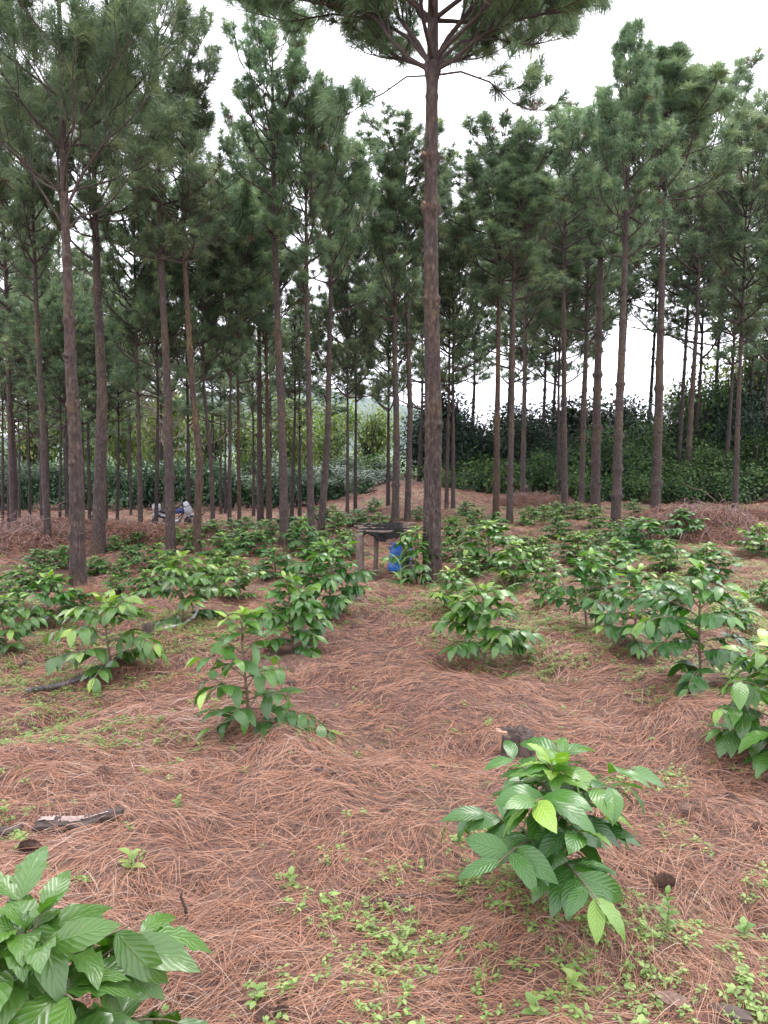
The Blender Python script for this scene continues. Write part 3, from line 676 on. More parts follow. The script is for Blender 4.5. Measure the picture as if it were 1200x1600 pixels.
#PART2
# ------------------------------------------------------------------ coffee plants
def coffee_geo(seed, h=.8, sp=.38, leaf=.17, nu=6, nv=2, nodes=9, fill=1.0, young=.5, extra=None, ripple=.10, bare=.12, lean=(0, 0), droop=1.0, agemul=1.0):
    rs = np.random.RandomState(seed); st = Geo(); P = []; D = []; N = []; Ls = []; dr = []; ag = []
    nstem = 1 if extra is None else 1
    top = np.array([lean[0], lean[1], h * .93])
    zz = np.linspace(0, 1, 9); path = np.stack([top[0] * zz ** 1.3 + .012 * np.sin(zz * 5 + seed), top[1] * zz ** 1.3 + .01 * np.cos(zz * 4 + seed) - .01, zz * (h * .93) - .03 * (1 - zz)], 1)
    tube(st, path, np.linspace(.012, .0045, 9) * (h / .8) ** .5, 8)
    def leaf_at(p, d, n, L_, a, dp):
        P.append(p); D.append(d); N.append(n); Ls.append(L_); ag.append(a); dr.append(dp)
    def branch(p0, az, el, Ln, tn):
        m = 7; pts = [np.array(p0)]; e = el; a = az
        for k in range(m):
            e -= (1.0 * Ln / .4) * (.9 / m) * droop * rs.uniform(.6, 1.3); a += rs.normal(0, .05); pts.append(pts[-1] + rotv(a, e) * Ln / m)
        B = np.array(pts); tube(st, B, np.linspace(.0045, .002, m + 1), 5, cap=False)
        npair = max(2, int(Ln / .062 * fill)); 
        for q in range(npair):
            t = .22 + .78 * (q + .5) / npair if npair > 2 else (.5, .97)[q]
            i = min(int(t * m), m - 1); f = t * m - i; p = B[i] * (1 - f) + B[i + 1] * f; d = nrm(B[i + 1] - B[i])
            side = nrm(np.cross(d, [0, 0, 1])); tip = t > .88
            for s_ in (1, -1):
                if rs.rand() > .93: continue
                sa = (.5 if tip else rs.uniform(.8, 1.25)); dd = nrm(d * math.cos(sa) + side * s_ * math.sin(sa) + np.array([0, 0, rs.normal(-.15, .3) - .15 * (1 - tn)]))
                Lf = leaf * rs.uniform(.75, 1.1) * (1.0 if t < .8 else .8) * (.75 + .25 * min(1, Ln / .25))
                nn_ = np.array([0, 0, 1.0]) + rs.normal(0, .28, 3) + side * s_ * -.15
                age = agemul * np.clip(.12 + .38 * tn + (.35 if tip else 0) * young * 2 * rs.rand() + rs.normal(0, .1) + .12 * t, 0, 1)
                leaf_at(p, dd, nn_, Lf, age, rs.uniform(.5, 1.25) * (1.2 - .4 * tip))
    a0 = rs.rand() * 3.14
    for k in range(nodes):
        t = bare + (1 - bare) * (k + .5) / nodes; i = min(int(t * 8), 7); f = t * 8 - i; p0 = path[i] * (1 - f) + path[i + 1] * f
        prof_ = (.42 + .68 * math.sin(math.pi * min(1, .08 + t * .8)) ** .8) * (1.04 - t ** 3.6) 
        for s_ in (0, 1):
            if rs.rand() < .08: continue
            branch(p0, a0 + s_ * math.pi + rs.normal(0, .18), .35 + .75 * t + rs.normal(0, .12), sp * prof_ * rs.uniform(.7, 1.15), t)
        a0 += 1.57 + rs.normal(0, .3)
    if extra:
        for (z_, az, el, Ln) in extra: branch(np.array([0, 0, z_]), az, el, Ln, .2)
    # leading shoot: two or three pairs of young leaves
    for q, (zz_, sz, el) in enumerate(((.84, 1.0, .0), (.92, .95, .25), (.975, .7, .6), (1.0, .4, 1.1))):
        for s_ in (0, 1):
            a = a0 + q * 1.57 + s_ * math.pi + rs.normal(0, .2); p = np.array([top[0], top[1], h * .93 * zz_])
            leaf_at(p, rotv(a, el), np.array([-math.cos(a), -math.sin(a), 1.3]), leaf * sz, agemul * np.clip(.45 + .17 * q * young * 1.6 + rs.normal(0, .06), 0, 1), rs.uniform(.7, 1.3))
    P, D, N, Ls, dr, ag = map(np.array, (P, D, N, Ls, dr, ag)); n = len(P); lf = Geo()
    leaves(lf, P, D, N, Ls, Ls * rs.uniform(.19, .235, n), dr, rs.rand(n), ag, nu, nv, ripple, .2)
    return st, lf
CV = []
for sd in range(8):
    s_, l_ = coffee_geo(100 + sd, .8, .33 + .03 * (sd % 3), .155, 6, 2, 12 + sd % 3, 1.5, .6)
    CV.append((s_.mesh('coffee_stem', MAT['stem'], attrs=False), l_.mesh('coffee_leaves', MAT['coffee'])))
def coffee(pxb, pyb, pytop, wpx, label, group=None, own=None, var=0):
    x, y = gp(pxb, pyb); z = hz(x, y); d = y; h = (pyb - pytop) / F * d * (1.12 if own is not None else 1.04); sp = wpx / F * d * .5
    t = thing('coffee_plant', (x, y, z - .01), label, 'coffee plant', group)
    if own is not None:
        kw = dict(h=h, sp=sp * 1.0, nu=10, nv=4); kw.update(own); kw['nodes'] = int(kw['nodes'] * 1.35); kw['fill'] = kw['fill'] * (1.2 if pyb > 1100 else 1.35); kw['leaf'] *= 1.02; s_, l_ = coffee_geo(int(pxb) + 5, **kw)
        link('stem', s_.mesh('stem', MAT['stem'], attrs=False), t); link('leaves', l_.mesh('leaves', MAT['coffee']), t)
    else:
        s_, l_ = CV[var % 8]
        for nm, me in (('stem', s_), ('leaves', l_)):
            o = link(nm, me, t); k = sp / .36; o.scale = (k, k, h / .8); o.rotation_euler = (0, 0, (pxb * 13 % 628) / 100)
    return t
NEAR = [
 (55,1800,1360,400,'large leaved coffee plant cut off by the bottom left corner',dict(leaf=.23,nodes=7,fill=.85,sp=.38,h=.6,young=.3,ripple=.22,agemul=.55,droop=1.3)),
 (860,1410,1190,300,'knee high coffee plant with broad ribbed leaves in front of the split stump',dict(leaf=.175,nodes=7,fill=.85,sp=.36,young=.9,bare=.25)),
 (385,1148,955,165,'upright coffee plant with open stem and one low side branch left of centre',dict(leaf=.155,nodes=8,fill=.75,sp=.30,bare=.1,young=.9,extra=[(.14,-.05,.45,.55),(.1,3.3,.1,.2)])),
 (755,1042,922,172,'round bushy coffee plant standing on its own low needle mound right of the centre pine',dict(leaf=.16,nodes=8,fill=1.1,bare=.28)),
 (1090,1072,888,195,'tall coffee plant with reddish stem at the right, many dark hanging leaves',dict(leaf=.16,nodes=9,fill=1.0,bare=.15,young=.6)),
 (1205,1192,1005,190,'coffee plant cut off by the right edge with light top leaves',dict(leaf=.175,nodes=8,fill=1.0,young=.7)),
 (172,1048,940,180,'wide spreading coffee plant beside the black hose on the left',dict(leaf=.16,nodes=7,fill=.85,young=.6)),
 (455,1020,905,130,'dark coffee bush directly behind the upright open one, left of centre',dict(leaf=.155,nodes=9,fill=1.0)),
 (515,965,852,135,'dense glossy coffee bush left of the log stand, leaves hanging to the right',dict(leaf=.155,nodes=10,fill=1.1)),
 (285,972,872,140,'coffee bush with the pale pipe end at its foot',dict(leaf=.15,nodes=9,fill=1.0)),
 (78,978,905,105,'light topped coffee plant left of the big left front pine',dict(leaf=.15,nodes=8,fill=.9,young=.8)),
 (8,1018,935,110,'coffee plant cut off by the left edge with pale low leaves',dict(leaf=.15,nodes=7,fill=.9)),
 (915,982,870,125,'coffee plant with thin forked lower stem and pale low leaves, right of centre',dict(leaf=.15,nodes=8,fill=.9,bare=.2)),
 (992,1015,893,125,'yellowish green coffee plant just left of the tall reddish stemmed one',dict(leaf=.15,nodes=8,fill=.95,young=1.0)),
 (650,915,828,80,'coffee plant hugging the left side of the centre pine, hiding the blue drum',dict(leaf=.15,nodes=9,fill=1.0)),
 (706,955,893,85,'small coffee plant at the right foot of the centre pine',dict(leaf=.14,nodes=8,fill=.9,young=.9)),
]
for a in NEAR: coffee(a[0], a[1], a[2], a[3], a[4], own=a[5])
GS = 'young coffee plants set in rows under the pines'
MID = [
 (372,938,868,90,'coffee plant with dark leaves between the pipe end bush and the dense glossy bush'),(860,945,870,75,'narrow dark coffee plant left of the forked one'),
 (805,922,845,100,'full coffee bush with dark base right of the centre pine'),(765,890,812,110,'broad light topped coffee bush behind the one with the dark base'),
 (962,898,842,105,'low spreading coffee bush left of the bare needle patch'),(1105,905,848,100,'dark rounded coffee bush right of the bare needle patch'),
 (1185,868,818,80,'coffee bush beside the brush pile at the right edge'),(903,885,828,85,'pale green coffee bush behind the low spreading one'),
 (1012,870,808,100,'bright coffee bush under the widest crowned pine'),(1062,850,793,80,'coffee bush touching the left side of the brush pile'),
 (1040,892,842,60,'small dark coffee plant with one light shoot between two bushes'),(1196,950,905,60,'tip of a coffee plant at the right edge above the big one'),
 (985,860,806,70,'coffee bush at the foot of the tall thick reddish pine'),(928,826,788,50,'small round coffee bush at the forest edge'),(872,842,806,55,'light coffee plant in front of the straight dark pine'),
 (826,822,790,50,'small pale coffee plant among the three pines right of centre'),(745,822,794,45,'low coffee plant right of the twin thin pines'),(708,850,805,50,'first coffee plant seen beyond the centre pine, on its right'),
 (700,880,838,45,'coffee plant half hidden by the centre pine trunk'),(775,835,800,45,'small coffee plant at the foot of the mustard tinted pine'),(990,806,780,40,'dark low plant right of the tall reddish pine foot'),
 (960,845,815,45,'coffee seedling left of the bright coffee bush'),(848,868,836,50,'light low coffee plant between two bushes right of centre'),(868,812,783,40,'tiny yellowish coffee plant left of the straight dark pine'),
 (655,812,790,35,'small coffee plant beside the pine with a bent upper stem'),(590,822,800,45,'low coffee plant right behind the sheet of the stand'),(560,822,795,55,'bright coffee plant on the slope left of the pale knobbly pine'),
 (530,832,800,60,'coffee plant at the foot of the bowed pine'),(497,815,790,50,'small coffee plant farthest up the slope left of the stand'),(475,868,808,70,'light coffee bush between the straight pine and the stand'),
 (540,870,826,60,'coffee bush just left of the stand posts'),(430,905,855,85,'light coffee bush in front of the tall straight pine'),(400,868,828,70,'coffee bush left of the tall straight pine'),
 (372,860,826,60,'low coffee bush in the middle of the left row'),(345,880,832,75,'bushy coffee plant right of the curved pine'),(325,925,880,70,'coffee plant right behind the pipe end bush'),
 (300,862,820,50,'yellowish coffee plant at the foot of the curved pine'),(246,892,848,75,'dark rounded coffee plant in front of the knotty pine'),(232,935,890,80,'wide coffee bush left of the pipe end bush'),
 (180,862,836,42,'small dark coffee plant on the path behind the left pines'),(100,888,850,55,'coffee plant hidden half behind the big left front pine'),(178,935,897,55,'coffee plant just right of the big left front pine'),
 (190,905,872,45,'small coffee plant right of the big left front pine, second back'),(30,928,882,80,'coffee bush near the left edge behind the light topped one'),(65,918,880,65,'leafy coffee bush beside the clay path on the left'),
 (12,960,905,70,'leafy coffee plant at the left edge between two others'),(150,898,868,60,'low spreading coffee plant between the two left pines'),(215,858,830,50,'light coffee plant in front of the thin bare limbed pine'),
 (445,832,800,55,'coffee plant behind the tall straight pine'),(415,848,812,60,'pale coffee bush beside the close pair of pines'),(385,838,806,50,'light small coffee plant in front of the two very thin pines'),
 (330,848,812,55,'light coffee plant right of the motorcycle'),(505,860,828,50,'small coffee bush at the foot of the dark slim pine'),(118,960,918,70,'coffee plant at the foot of the big left front pine'),
 (345,905,862,70,'green coffee bush second behind the dark leaved one'),(490,905,850,95,'large coffee bush behind the dense glossy one'),(270,905,868,60,'coffee bush tucked between the knotty pine and the pipe end bush'),
 (1165,835,812,45,'small coffee plant in the dry needles right of the brush pile'),(835,895,850,60,'coffee plant between the dark based bush and the narrow one'),(940,940,880,85,'full coffee bush behind the forked one'),
 (1150,985,930,85,'coffee bush right of and behind the tall reddish stemmed one'),(1045,950,895,80,'coffee bush behind the yellowish green one'),
 (600,838,812,40,'small coffee plant behind the right end of the stand'),(455,852,822,50,'small coffee plant touching the foot of the tall straight pine'),(360,835,808,45,'pale small coffee plant between the two very thin pines'),(520,815,788,40,'tiny coffee plant at the foot of the thin pines on the slope'),(585,800,776,35,'tiny coffee plant highest on the slope'),(728,808,782,38,'small coffee plant between the twin thin pines and the mustard tinted pine'),(850,815,788,42,'small green coffee plant between two pines right of centre'),(900,812,784,42,'small coffee plant behind the straight dark pine foot'),(735,865,828,60,'rounded coffee bush second beyond the centre pine'),(820,872,836,60,'rounded coffee bush between the broad light topped bush and the pale green one'),(1130,850,815,55,'low coffee plant in front of the brush pile'),(925,858,826,50,'light coffee plant before the thick tall reddish pine'),(60,888,856,50,'small coffee plant by the path beyond the left edge bushes'),(275,850,822,45,'yellowish small coffee plant between the knotty and the curved pines'),(205,882,850,50,'low coffee plant in the gap right of the thick rough pine'),
 (730,905,868,60,'small coffee bush just right of the centre pine, before the broad one'),
]
for k, a in enumerate(MID): coffee(a[0], a[1], a[2], a[3] * .93, a[4], GS, None, k * 3 + k // 8)

# ------------------------------------------------------------------ broadleaf bushes, hedge, forest edge
def bush_geo(seed, h, r, ncl, per, ls, shape='bush', flat=.0, lw=.28, hang=.3):
    rs = np.random.RandomState(seed); lf = Geo(); tw = Geo()
    lobes = [(rs.uniform(-.55, .55) * r, rs.uniform(-.55, .55) * r, (rs.uniform(.25, .8) if shape == 'bush' else rs.uniform(.5, .85)) * h, rs.uniform(.35, .6) * r) for _ in range(9)]
    P = []; 
    for k in range(ncl):
        lx, ly, lz, lr = lobes[rs.randint(9)]; d = nrm(rs.normal(size=3)); q = lr * rs.uniform(.35, 1.05) ** .6
        p = np.array([lx, ly, lz]) + d * q * np.array([1, 1, .8]); p[2] = max(p[2], .05 * h); P.append(p)
    P = np.array(P)
    for p in P[::max(1, ncl // 45)]:
        a = np.array([rs.normal(0, .04) * r, rs.normal(0, .04) * r, p[2] * rs.uniform(.15, .5)]); m_ = (a + p) / 2 + rs.normal(0, .07, 3) * r
        tt = np.linspace(0, 1, 6)[:, None]; tube(tw, (1 - tt) ** 2 * a + 2 * tt * (1 - tt) * m_ + tt ** 2 * p, np.linspace(.022, .006, 6) * h / 2.5, 4, cap=False)
    tube(tw, [(0, 0, -.1), (.03 * r, 0, h * .25), (.0, .05 * r, h * .55), (0, 0, h * .75)], np.array([.05, .04, .03, .012]) * h / 2.5, 7)
    C = np.repeat(P, per, 0); n = len(C); off = rs.normal(0, ls * 1.15, (n, 3)); pos = C + off
    ctr = np.array([0, 0, h * .5]); D = nrm(nrm(off) + .6 * nrm(pos - ctr) + np.array([0, 0, -hang]) + rs.normal(0, .3, (n, 3)))
    N = nrm(nrm(pos - ctr) * .7 + np.array([0, 0, 1.0]) + rs.normal(0, .35, (n, 3)))
    L_ = ls * rs.uniform(.7, 1.25, n); cl = np.repeat(rs.rand(ncl), per); ag = np.clip(cl * .7 + rs.normal(0, .12, n) + .12, 0, 1)
    leaves(lf, pos, D, N, L_, L_ * lw * rs.uniform(.8, 1.2, n), rs.uniform(.3, 1.1, n), rs.rand(n), ag, 2, 2, 0, .25)
    return tw, lf
BV = {}
for nm, mat, arg in (('hedge', 'hedge', [(41, 2.2, .95, 150, 17, .15), (42, 2.2, .95, 150, 17, .15), (43, 2.2, 1.0, 150, 17, .15)]),
                     ('mid', 'broad_mid', [(51, 4, 1.8, 360, 17, .15), (52, 4, 1.8, 340, 17, .17)]), ('dark', 'broad_shade', [(53, 4, 2.0, 420, 17, .17), (54, 4, 1.9, 400, 15, .19)]),
                     ('low', 'broad_mid', [(55, 1.2, .9, 130, 16, .11)]), ('olive', 'broad_olive', [(56, 5, 2.0, 260, 16, .15), (57, 5, 2.0, 240, 15, .16)]), ('yellow', 'broad_yellow', [(58, 4.5, 2.1, 260, 15, .2), (59, 4.5, 2.0, 240, 15, .2)])):
    BV[nm] = []
    for a in arg:
        tw, lf = bush_geo(*a, shape='tree' if nm == 'olive' else 'bush'); BV[nm].append((tw.mesh(nm + '_limbs', MAT['limb'], attrs=False), lf.mesh(nm + '_leaves', MAT[mat])))
def bush(name, cat, px, Yd, pytop, wpx, kind, var, label, group=None, base=None, dz=0.0):
    x = float(at(px, 700, Yd)[0]); z = hz(x, Yd) + dz; top = float(at(px, pytop, Yd)[2]); h = top - z; hv = {'hedge': 2.2, 'mid': 4, 'dark': 4, 'low': 1.2, 'olive': 5, 'yellow': 4.2}[kind]; rv = {'hedge': .95, 'mid': 1.8, 'dark': 1.95, 'low': .9, 'olive': 2.0, 'yellow': 2.05}[kind]
    t = thing(name, (x, Yd, z), label, cat, group); k = wpx * .5 / F * Yd / rv
    v = BV[kind][var % len(BV[kind])]
    for nm, me in (('stems', v[0]), ('foliage', v[1])):
        o = link(nm, me, t); o.scale = (k, k, h / (hv * .98)); o.rotation_euler = (0, 0, (px * 7 % 628) / 100)
GH = 'tall coffee bushes of the far hedge row'
rs0 = np.random.RandomState(77)
for k in range(19):
    bush('coffee_bush', 'coffee bush', -35 + k * 33 + rs0.uniform(-5, 5), 27 + rs0.uniform(-.5, .5), 733 + rs0.uniform(-16, 14), 62, 'hedge', k, 'tall leafy coffee bush in the dense far hedge row behind the left pines', GH)
for k in range(15):
    bush('coffee_bush', 'coffee bush', -30 + k * 44 + rs0.uniform(-5, 5), 31 + rs0.uniform(-.5, .5), 724 + rs0.uniform(-14, 12), 75, 'hedge', k + 1, 'coffee bush of the second far hedge row under the yellow green trees', 'coffee bushes of the second far hedge row')
GY = 'yellow green fruit trees beyond the coffee hedge'
for k, (px, Yd, top, w_) in enumerate([(190,40,625,110),(262,38,635,110),(330,41,655,95),(385,43,665,90),(455,40,640,110),(520,42,655,95),(575,44,660,90),(120,42,640,120),(40,40,650,120),(-40,41,640,120),(225,50,620,130),(480,52,650,120)]):
    bush('fruit_tree', 'tree', px, Yd, top - 35, w_ * 1.15, 'yellow', k, 'yellow green leafy fruit tree beyond the far coffee hedge', GY)
bush('fruit_tree', 'tree', 540, 35, 700, 90, 'mid', 0, 'mid green bushy tree behind the thin pines on the slope')
bush('fruit_tree', 'tree', 585, 38, 712, 70, 'low', 0, 'low light bush at the crest of the bare slope')
EDGE = [
 (668,30,725,60,'low','light bush at the slope top seen just left of the centre trunk'),(715,31,600,120,'dark','tree coloured very dark for deep shade filling the gap right of the centre trunk'),
 (750,28,715,95,'low','low dark green bush at the forest edge behind the twin thin pines'),(775,32,625,130,'dark','broadleaf tree coloured dark for deep shade behind the mustard tinted pine'),
 (835,30,640,120,'dark','dark broadleaf tree with bare twigs between the pale thin pine and the straight dark pine'),(800,27,722,80,'low','low shrub at the forest edge between the three pines'),
 (855,27,690,80,'mid','mid green shrub left of the straight dark pine'),(900,29,655,110,'mid','mid green tree behind the grey pine'),(950,31,640,120,'mid','leafy tree behind the thick pine leaning slightly right'),
 (905,25.5,735,70,'low','low shrub at the foot of the forest edge, right of centre'),(985,28,665,110,'mid','green tree with drooping sprays between the tall reddish and the widest crowned pine'),
 (1035,30,635,120,'mid','tall broadleaf tree right behind the widest crowned pine'),(1000,25.5,740,70,'low','low shrub between two thick pines on the right'),
 (1075,27,690,95,'mid','rounded green shrub behind the pine leaning right'),(1120,27.5,680,100,'mid','dense rounded bush right of the pine leaning right'),
 (1090,36,585,130,'olive','pale olive airy tree above the forest edge on the right'),(1160,34,505,170,'olive','tallest pale olive tree at the upper right edge'),
 (1185,27,665,100,'mid','dense shrub behind the slim dark pine at the right edge'),(1110,31,545,130,'mid','tall leafy tree behind the leaning right pine and the brush pile'),(1180,32,520,130,'mid','tall leafy tree filling the gap by the slim dark pine at right'),(1060,34,600,100,'olive','airy tree beside the sky gap on the right'),
 (870,34,612,130,'dark','tall dark tree behind the straight dark pine right of centre'),(930,35,606,130,'mid','tall green tree behind the grey pine and the thick leaning pine'),(1000,34,612,120,'dark','tall dark tree just left of the widest crowned pine'),(1150,30,585,110,'dark','tall dark tree between the leaning right pine and the slim dark pine'),
 (1235,28,620,120,'dark','dark bush reaching in at the right edge'),
 (1060,25.2,745,70,'low','small shrub behind the brush pile'),(1140,25.4,740,80,'low','small shrub right behind the brush pile, near the slim dark pine'),(1215,36,560,150,'olive','olive tree half outside the right edge'),
 (870,36,650,150,'dark','dark tree in the second line behind the straight dark pine'),(960,37,655,150,'dark','dark tree in the second line behind the two thick pines'),(1050,37,650,150,'dark','dark tree in the second line behind the widest crowned pine'),
 (1140,33,640,150,'dark','dark tree in the second line at the right'),(660,36,640,110,'dark','dark tree behind the crest left of the centre trunk'),(1240,25.6,730,90,'low','low shrub outside the right brush pile'),
 (950,25.4,745,60,'low','small shrub between thick pines at the forest foot'),(700,27,735,60,'low','low dark shrub right of the slope top'),
]
for k, (px, Yd, top, w_, kd, lb) in enumerate(EDGE):
    bush('shrub' if kd == 'low' else 'broadleaf_tree', 'shrub' if kd == 'low' else 'tree', px, Yd, top, w_ * 1.2, kd, k, lb)

# ------------------------------------------------------------------ brush piles
def brush(px, pyb, Wd, Dp, Ht, seed, label, ntw=420, nneed=9000, dx=0):
    x, y = gp(px, pyb); z = hz(x, y); t = thing('brush_pile', (x, y, z), label, 'brush pile'); rs = np.random.RandomState(seed)
    core = Geo(); th = np.linspace(0, 2 * math.pi, 48, endpoint=False); rr = np.linspace(0, 1, 12)
    hf = lambda u, v: Ht * np.clip(1 - (u ** 2 + v ** 2), 0, 1) ** .6 * (.62 + .6 * vn(u * 3 + 5, v * 3 + seed, seed))
    U, Vv = rr[:, None] * np.cos(th), rr[:, None] * np.sin(th)
    X_, Y_ = U * Wd, Vv * Dp; Zz = hf(U, Vv) * .85 + H(x + X_, y + Y_) - z - .04 * (rr[:, None] > .9)
    i = np.arange(11)[:, None] * 48; j = np.arange(48)[None]; j2 = (j + 1) % 48
    core.add(np.stack([X_, Y_, Zz], -1).reshape(-1, 3), np.stack([i + j, i + 48 + j, i + 48 + j2, i + j2], -1).reshape(-1, 4)); link('needle_mound', core.mesh('needle_mound', MAT['ground'], attrs=False), t)
    tw = Geo()
    for k in range(ntw):
        u, v = rs.uniform(-1, 1, 2)
        if u * u + v * v > 1: continue
        a = rs.normal(0, .9) + (math.pi if rs.rand() < .5 else 0); L_ = rs.uniform(.2, .9) * (1.3 if rs.rand() < .15 else 1); n = 6; p = np.array([u * Wd, v * Dp, 0]); pts = []; cv = rs.normal(0, .8); el = rs.normal(.0, .25)
        for s in range(n):
            uu, v2 = p[0] / Wd, p[1] / Dp; pts.append((p[0], p[1], float(hf(uu, v2)) * .9 + hz(x + p[0], y + p[1]) - z + .015 + .16 * rs.rand() * math.sin(s / (n - 1) * math.pi) + max(0, el) * L_ * s / n))
            p = p + np.array([math.cos(a), math.sin(a), 0]) * L_ / n; a += cv / n + rs.normal(0, .12)
        tube(tw, pts, np.linspace(rs.uniform(.004, .010), .0025, n), 4, cap=False)
    link('dead_twigs', tw.mesh('dead_twigs', MAT['twig_brown'], attrs=False), t)
    nd = Geo(); q = np.sqrt(rs.rand(nneed)) * 1.05; th = rs.rand(nneed) * 6.28; u, v = q * np.cos(th), q * np.sin(th)
    az = rs.rand(nneed) * 6.28; el = rs.normal(.15, .35, nneed)
    P = np.stack([u * Wd, v * Dp, hf(u, v) * .88 + H(x + u * Wd, y + v * Dp) - z + rs.uniform(0, .06, nneed)], 1)
    needles(nd, P, np.stack([np.cos(az) * np.cos(el), np.sin(az) * np.cos(el), np.sin(el)], 1), rs.uniform(.1, .24, nneed), np.full(nneed, .0065), rs.uniform(.3, 1.2, nneed), np.clip(rs.beta(2, 2.4, nneed), 0, 1), np.full(nneed, .5), rs)
    link('dry_needles', nd.mesh('dry_needles', MAT['litter']), t)
MAT['twig_brown'] = simple('dry_brown_twig', (.11, .065, .055), (.33, .21, .18), 25, .85, .003)
brush(1092, 845, 1.1, .75, .52, 4, 'high heap of dry reddish branches and needles behind the right coffee bushes', 520, 9000)
brush(1040, 822, .9, .6, .32, 5, 'lower tail of dry needles spreading left from the high brush heap', 120, 6000)
brush(22, 862, 1.0, .7, .34, 6, 'heap of brown dead branches at the left edge beside the clay path', 420, 7000)
brush(845, 792, 1.2, .6, .32, 7, 'low brown brush heap at the forest edge right of centre', 200, 5000)
brush(235, 845, 1.5, .6, .3, 8, 'long low heap of dark dry needles in front of the motorcycle', 90, 8000)
brush(130, 838, 1.2, .5, .22, 9, 'low dark needle heap behind the thick rough pine on the left', 80, 6000)
brush(1180, 812, .9, .5, .18, 10, 'flat spread of reddish dry needles at the right edge', 60, 4000)

# ------------------------------------------------------------------ log stand, drum, seedlings
def wood(path, r, mat, seed, sides=14, sub=10, amp=.08):
    rs = np.random.RandomState(seed); path = np.array(path, float); tt = np.linspace(0, 1, len(path)); tn = np.linspace(0, 1, sub * 2)
    P = np.stack([np.interp(tn, tt, path[:, k]) for k in range(3)], 1); rr = np.interp(tn, np.linspace(0, 1, len(np.atleast_1d(r))), np.atleast_1d(r)) * (1 + amp * (vn(tn * 7 + seed, tn * 0, seed) - .5) * 2)
    g = Geo(); tube(g, P, rr, sides); V = g.V[0]; V += (amp * float(np.mean(rr)) * rs.normal(size=V.shape) * .35).astype(np.float32); return g
x0, y0 = gp(562, 903); z0 = hz(x0, y0); s_ = y0 / F
st = thing('log_stand', (x0, y0, z0), 'low rustic stand of debarked posts topped with a crumpled black sheet', 'stand')
ptop = (903 - 832) * s_
def rel(px, dy, py): p = at(px, py, y0 + dy); return (float(p[0] - x0), float(p[1] - y0), float(p[2] - z0))
for (pxa, pxb_, dy, r_, sd) in ((561, 562, 0, .048, 1), (588, 585, .12, .031, 2), (632, 634, .1, .05, 3), (640, 640, .7, .045, 5)):
    xa = rel(pxa, dy, 800)[0]; xb = rel(pxb_, dy, 800)[0]; gz = hz(x0 + xb, y0 + dy) - z0
    link('post', wood([(xb, dy, gz - .05), ((xa + xb) / 2 + .008, dy, ptop * .5), (xa, dy, ptop - .01)], [r_ * 1.02, r_ * .92, r_ * 1.12], MAT['post'], sd).mesh('post', MAT['post'], attrs=False), st)
for (a, b, dy1, dy2, r_, sd) in ((556, 648, .06, .05, .016, 6), (560, 655, .35, .4, .02, 8), (553, 640, .6, .55, .02, 9), (566, 650, .78, .8, .024, 10)):
    xa = rel(a, dy1, 800)[0]; xb = rel(b, dy2, 800)[0]
    link('crossbar', wood([(xa, dy1, ptop + .02), ((xa + xb) / 2, (dy1 + dy2) / 2, ptop + .008), (xb, dy2, ptop + .035)], [r_, r_ * .9, r_ * .7], None, sd, 8).mesh('crossbar', MAT['post'], attrs=False), st)
g = Geo(); nxs, nys = 60, 40; u = np.linspace(0, 1, nxs); v = np.linspace(0, 1, nys); Uu, Vv = np.meshgrid(u, v)
xl = rel(566, 0, 800)[0]; xr = rel(634, 0, 800)[0]
Xs = xl + (xr - xl) * Uu + .03 * (vn(Vv * 5, Uu * 2, 3) - .5); Ys = -.06 + .92 * Vv
Zs = ptop + .03 + .022 * np.exp(-((Uu - .7) / .2) ** 2) - .05 * np.exp(-((Uu - .45) / .25) ** 2) * np.exp(-(Vv / .35) ** 2) + .045 * (fbm(Uu * 16 + Vv * 3, Vv * 14, 12, 3) - .5)
Zs = Zs - .075 * sst(.14, 0, Vv) * (.3 + .8 * np.exp(-((Uu - .6) / .28) ** 2) + .5 * (vn(Uu * 14, Uu * 0, 3) - .5)); i = np.arange(nys - 1)[:, None] * nxs; j = np.arange(nxs - 1)[None]
top_ = np.stack([Xs, Ys, Zs], -1).reshape(-1, 3); q = np.stack([i + j, i + j + 1, i + nxs + j + 1, i + nxs + j], -1).reshape(-1, 4)
g.add(top_, q); g.add(top_ - np.array([0, 0, .012]), q[:, ::-1]); link('sheet', g.mesh('sheet', MAT['sheet'], attrs=False), st)
def lathe(prof_, sides=32, wob=0.0):
    g = Geo(); tube(g, [(0, 0, z_) for r_, z_ in prof_], [r_ for r_, z_ in prof_], sides, cap=True); return g
xd, yd = gp(622, 892); zd = hz(xd, yd); s_ = yd / F; hd = 42 * s_; rd = 17 * s_
dr_ = thing('blue_drum', (xd, yd, zd), 'bright blue plastic drum leaning beside the log stand', 'drum'); dr_.rotation_euler = (R(-3), R(9), 0)
g = lathe([(.02, -.02), (rd * .92, -.02), (rd, .0), (rd * 1.02, hd * .18), (rd * .98, hd * .22), (rd * 1.02, hd * .27), (rd * 1.03, hd * .55), (rd * .98, hd * .6), (rd * 1.02, hd * .65), (rd * 1.0, hd * .82), (rd * .9, hd * .9), (rd * .78, hd * .94), (rd * .78, hd), (.02, hd)])
link('body', g.mesh('body', MAT['blue'], attrs=False), dr_)
g = lathe([(.02, hd * .98), (rd * .84, hd * .98), (rd * .85, hd * 1.03), (rd * .7, hd * 1.05), (.02, hd * 1.05)]); link('lid', g.mesh('lid', MAT['blue'], attrs=False), dr_)
g = Geo(); tube(g, [(-rd * .95, -.03, hd * .72), (-rd * 1.18, -.035, hd * .84), (-rd * 1.12, -.03, hd * .97), (-rd * .8, -.03, hd * 1.0)], .009, 8); link('handle', g.mesh('handle', MAT['blue'], attrs=False), dr_)
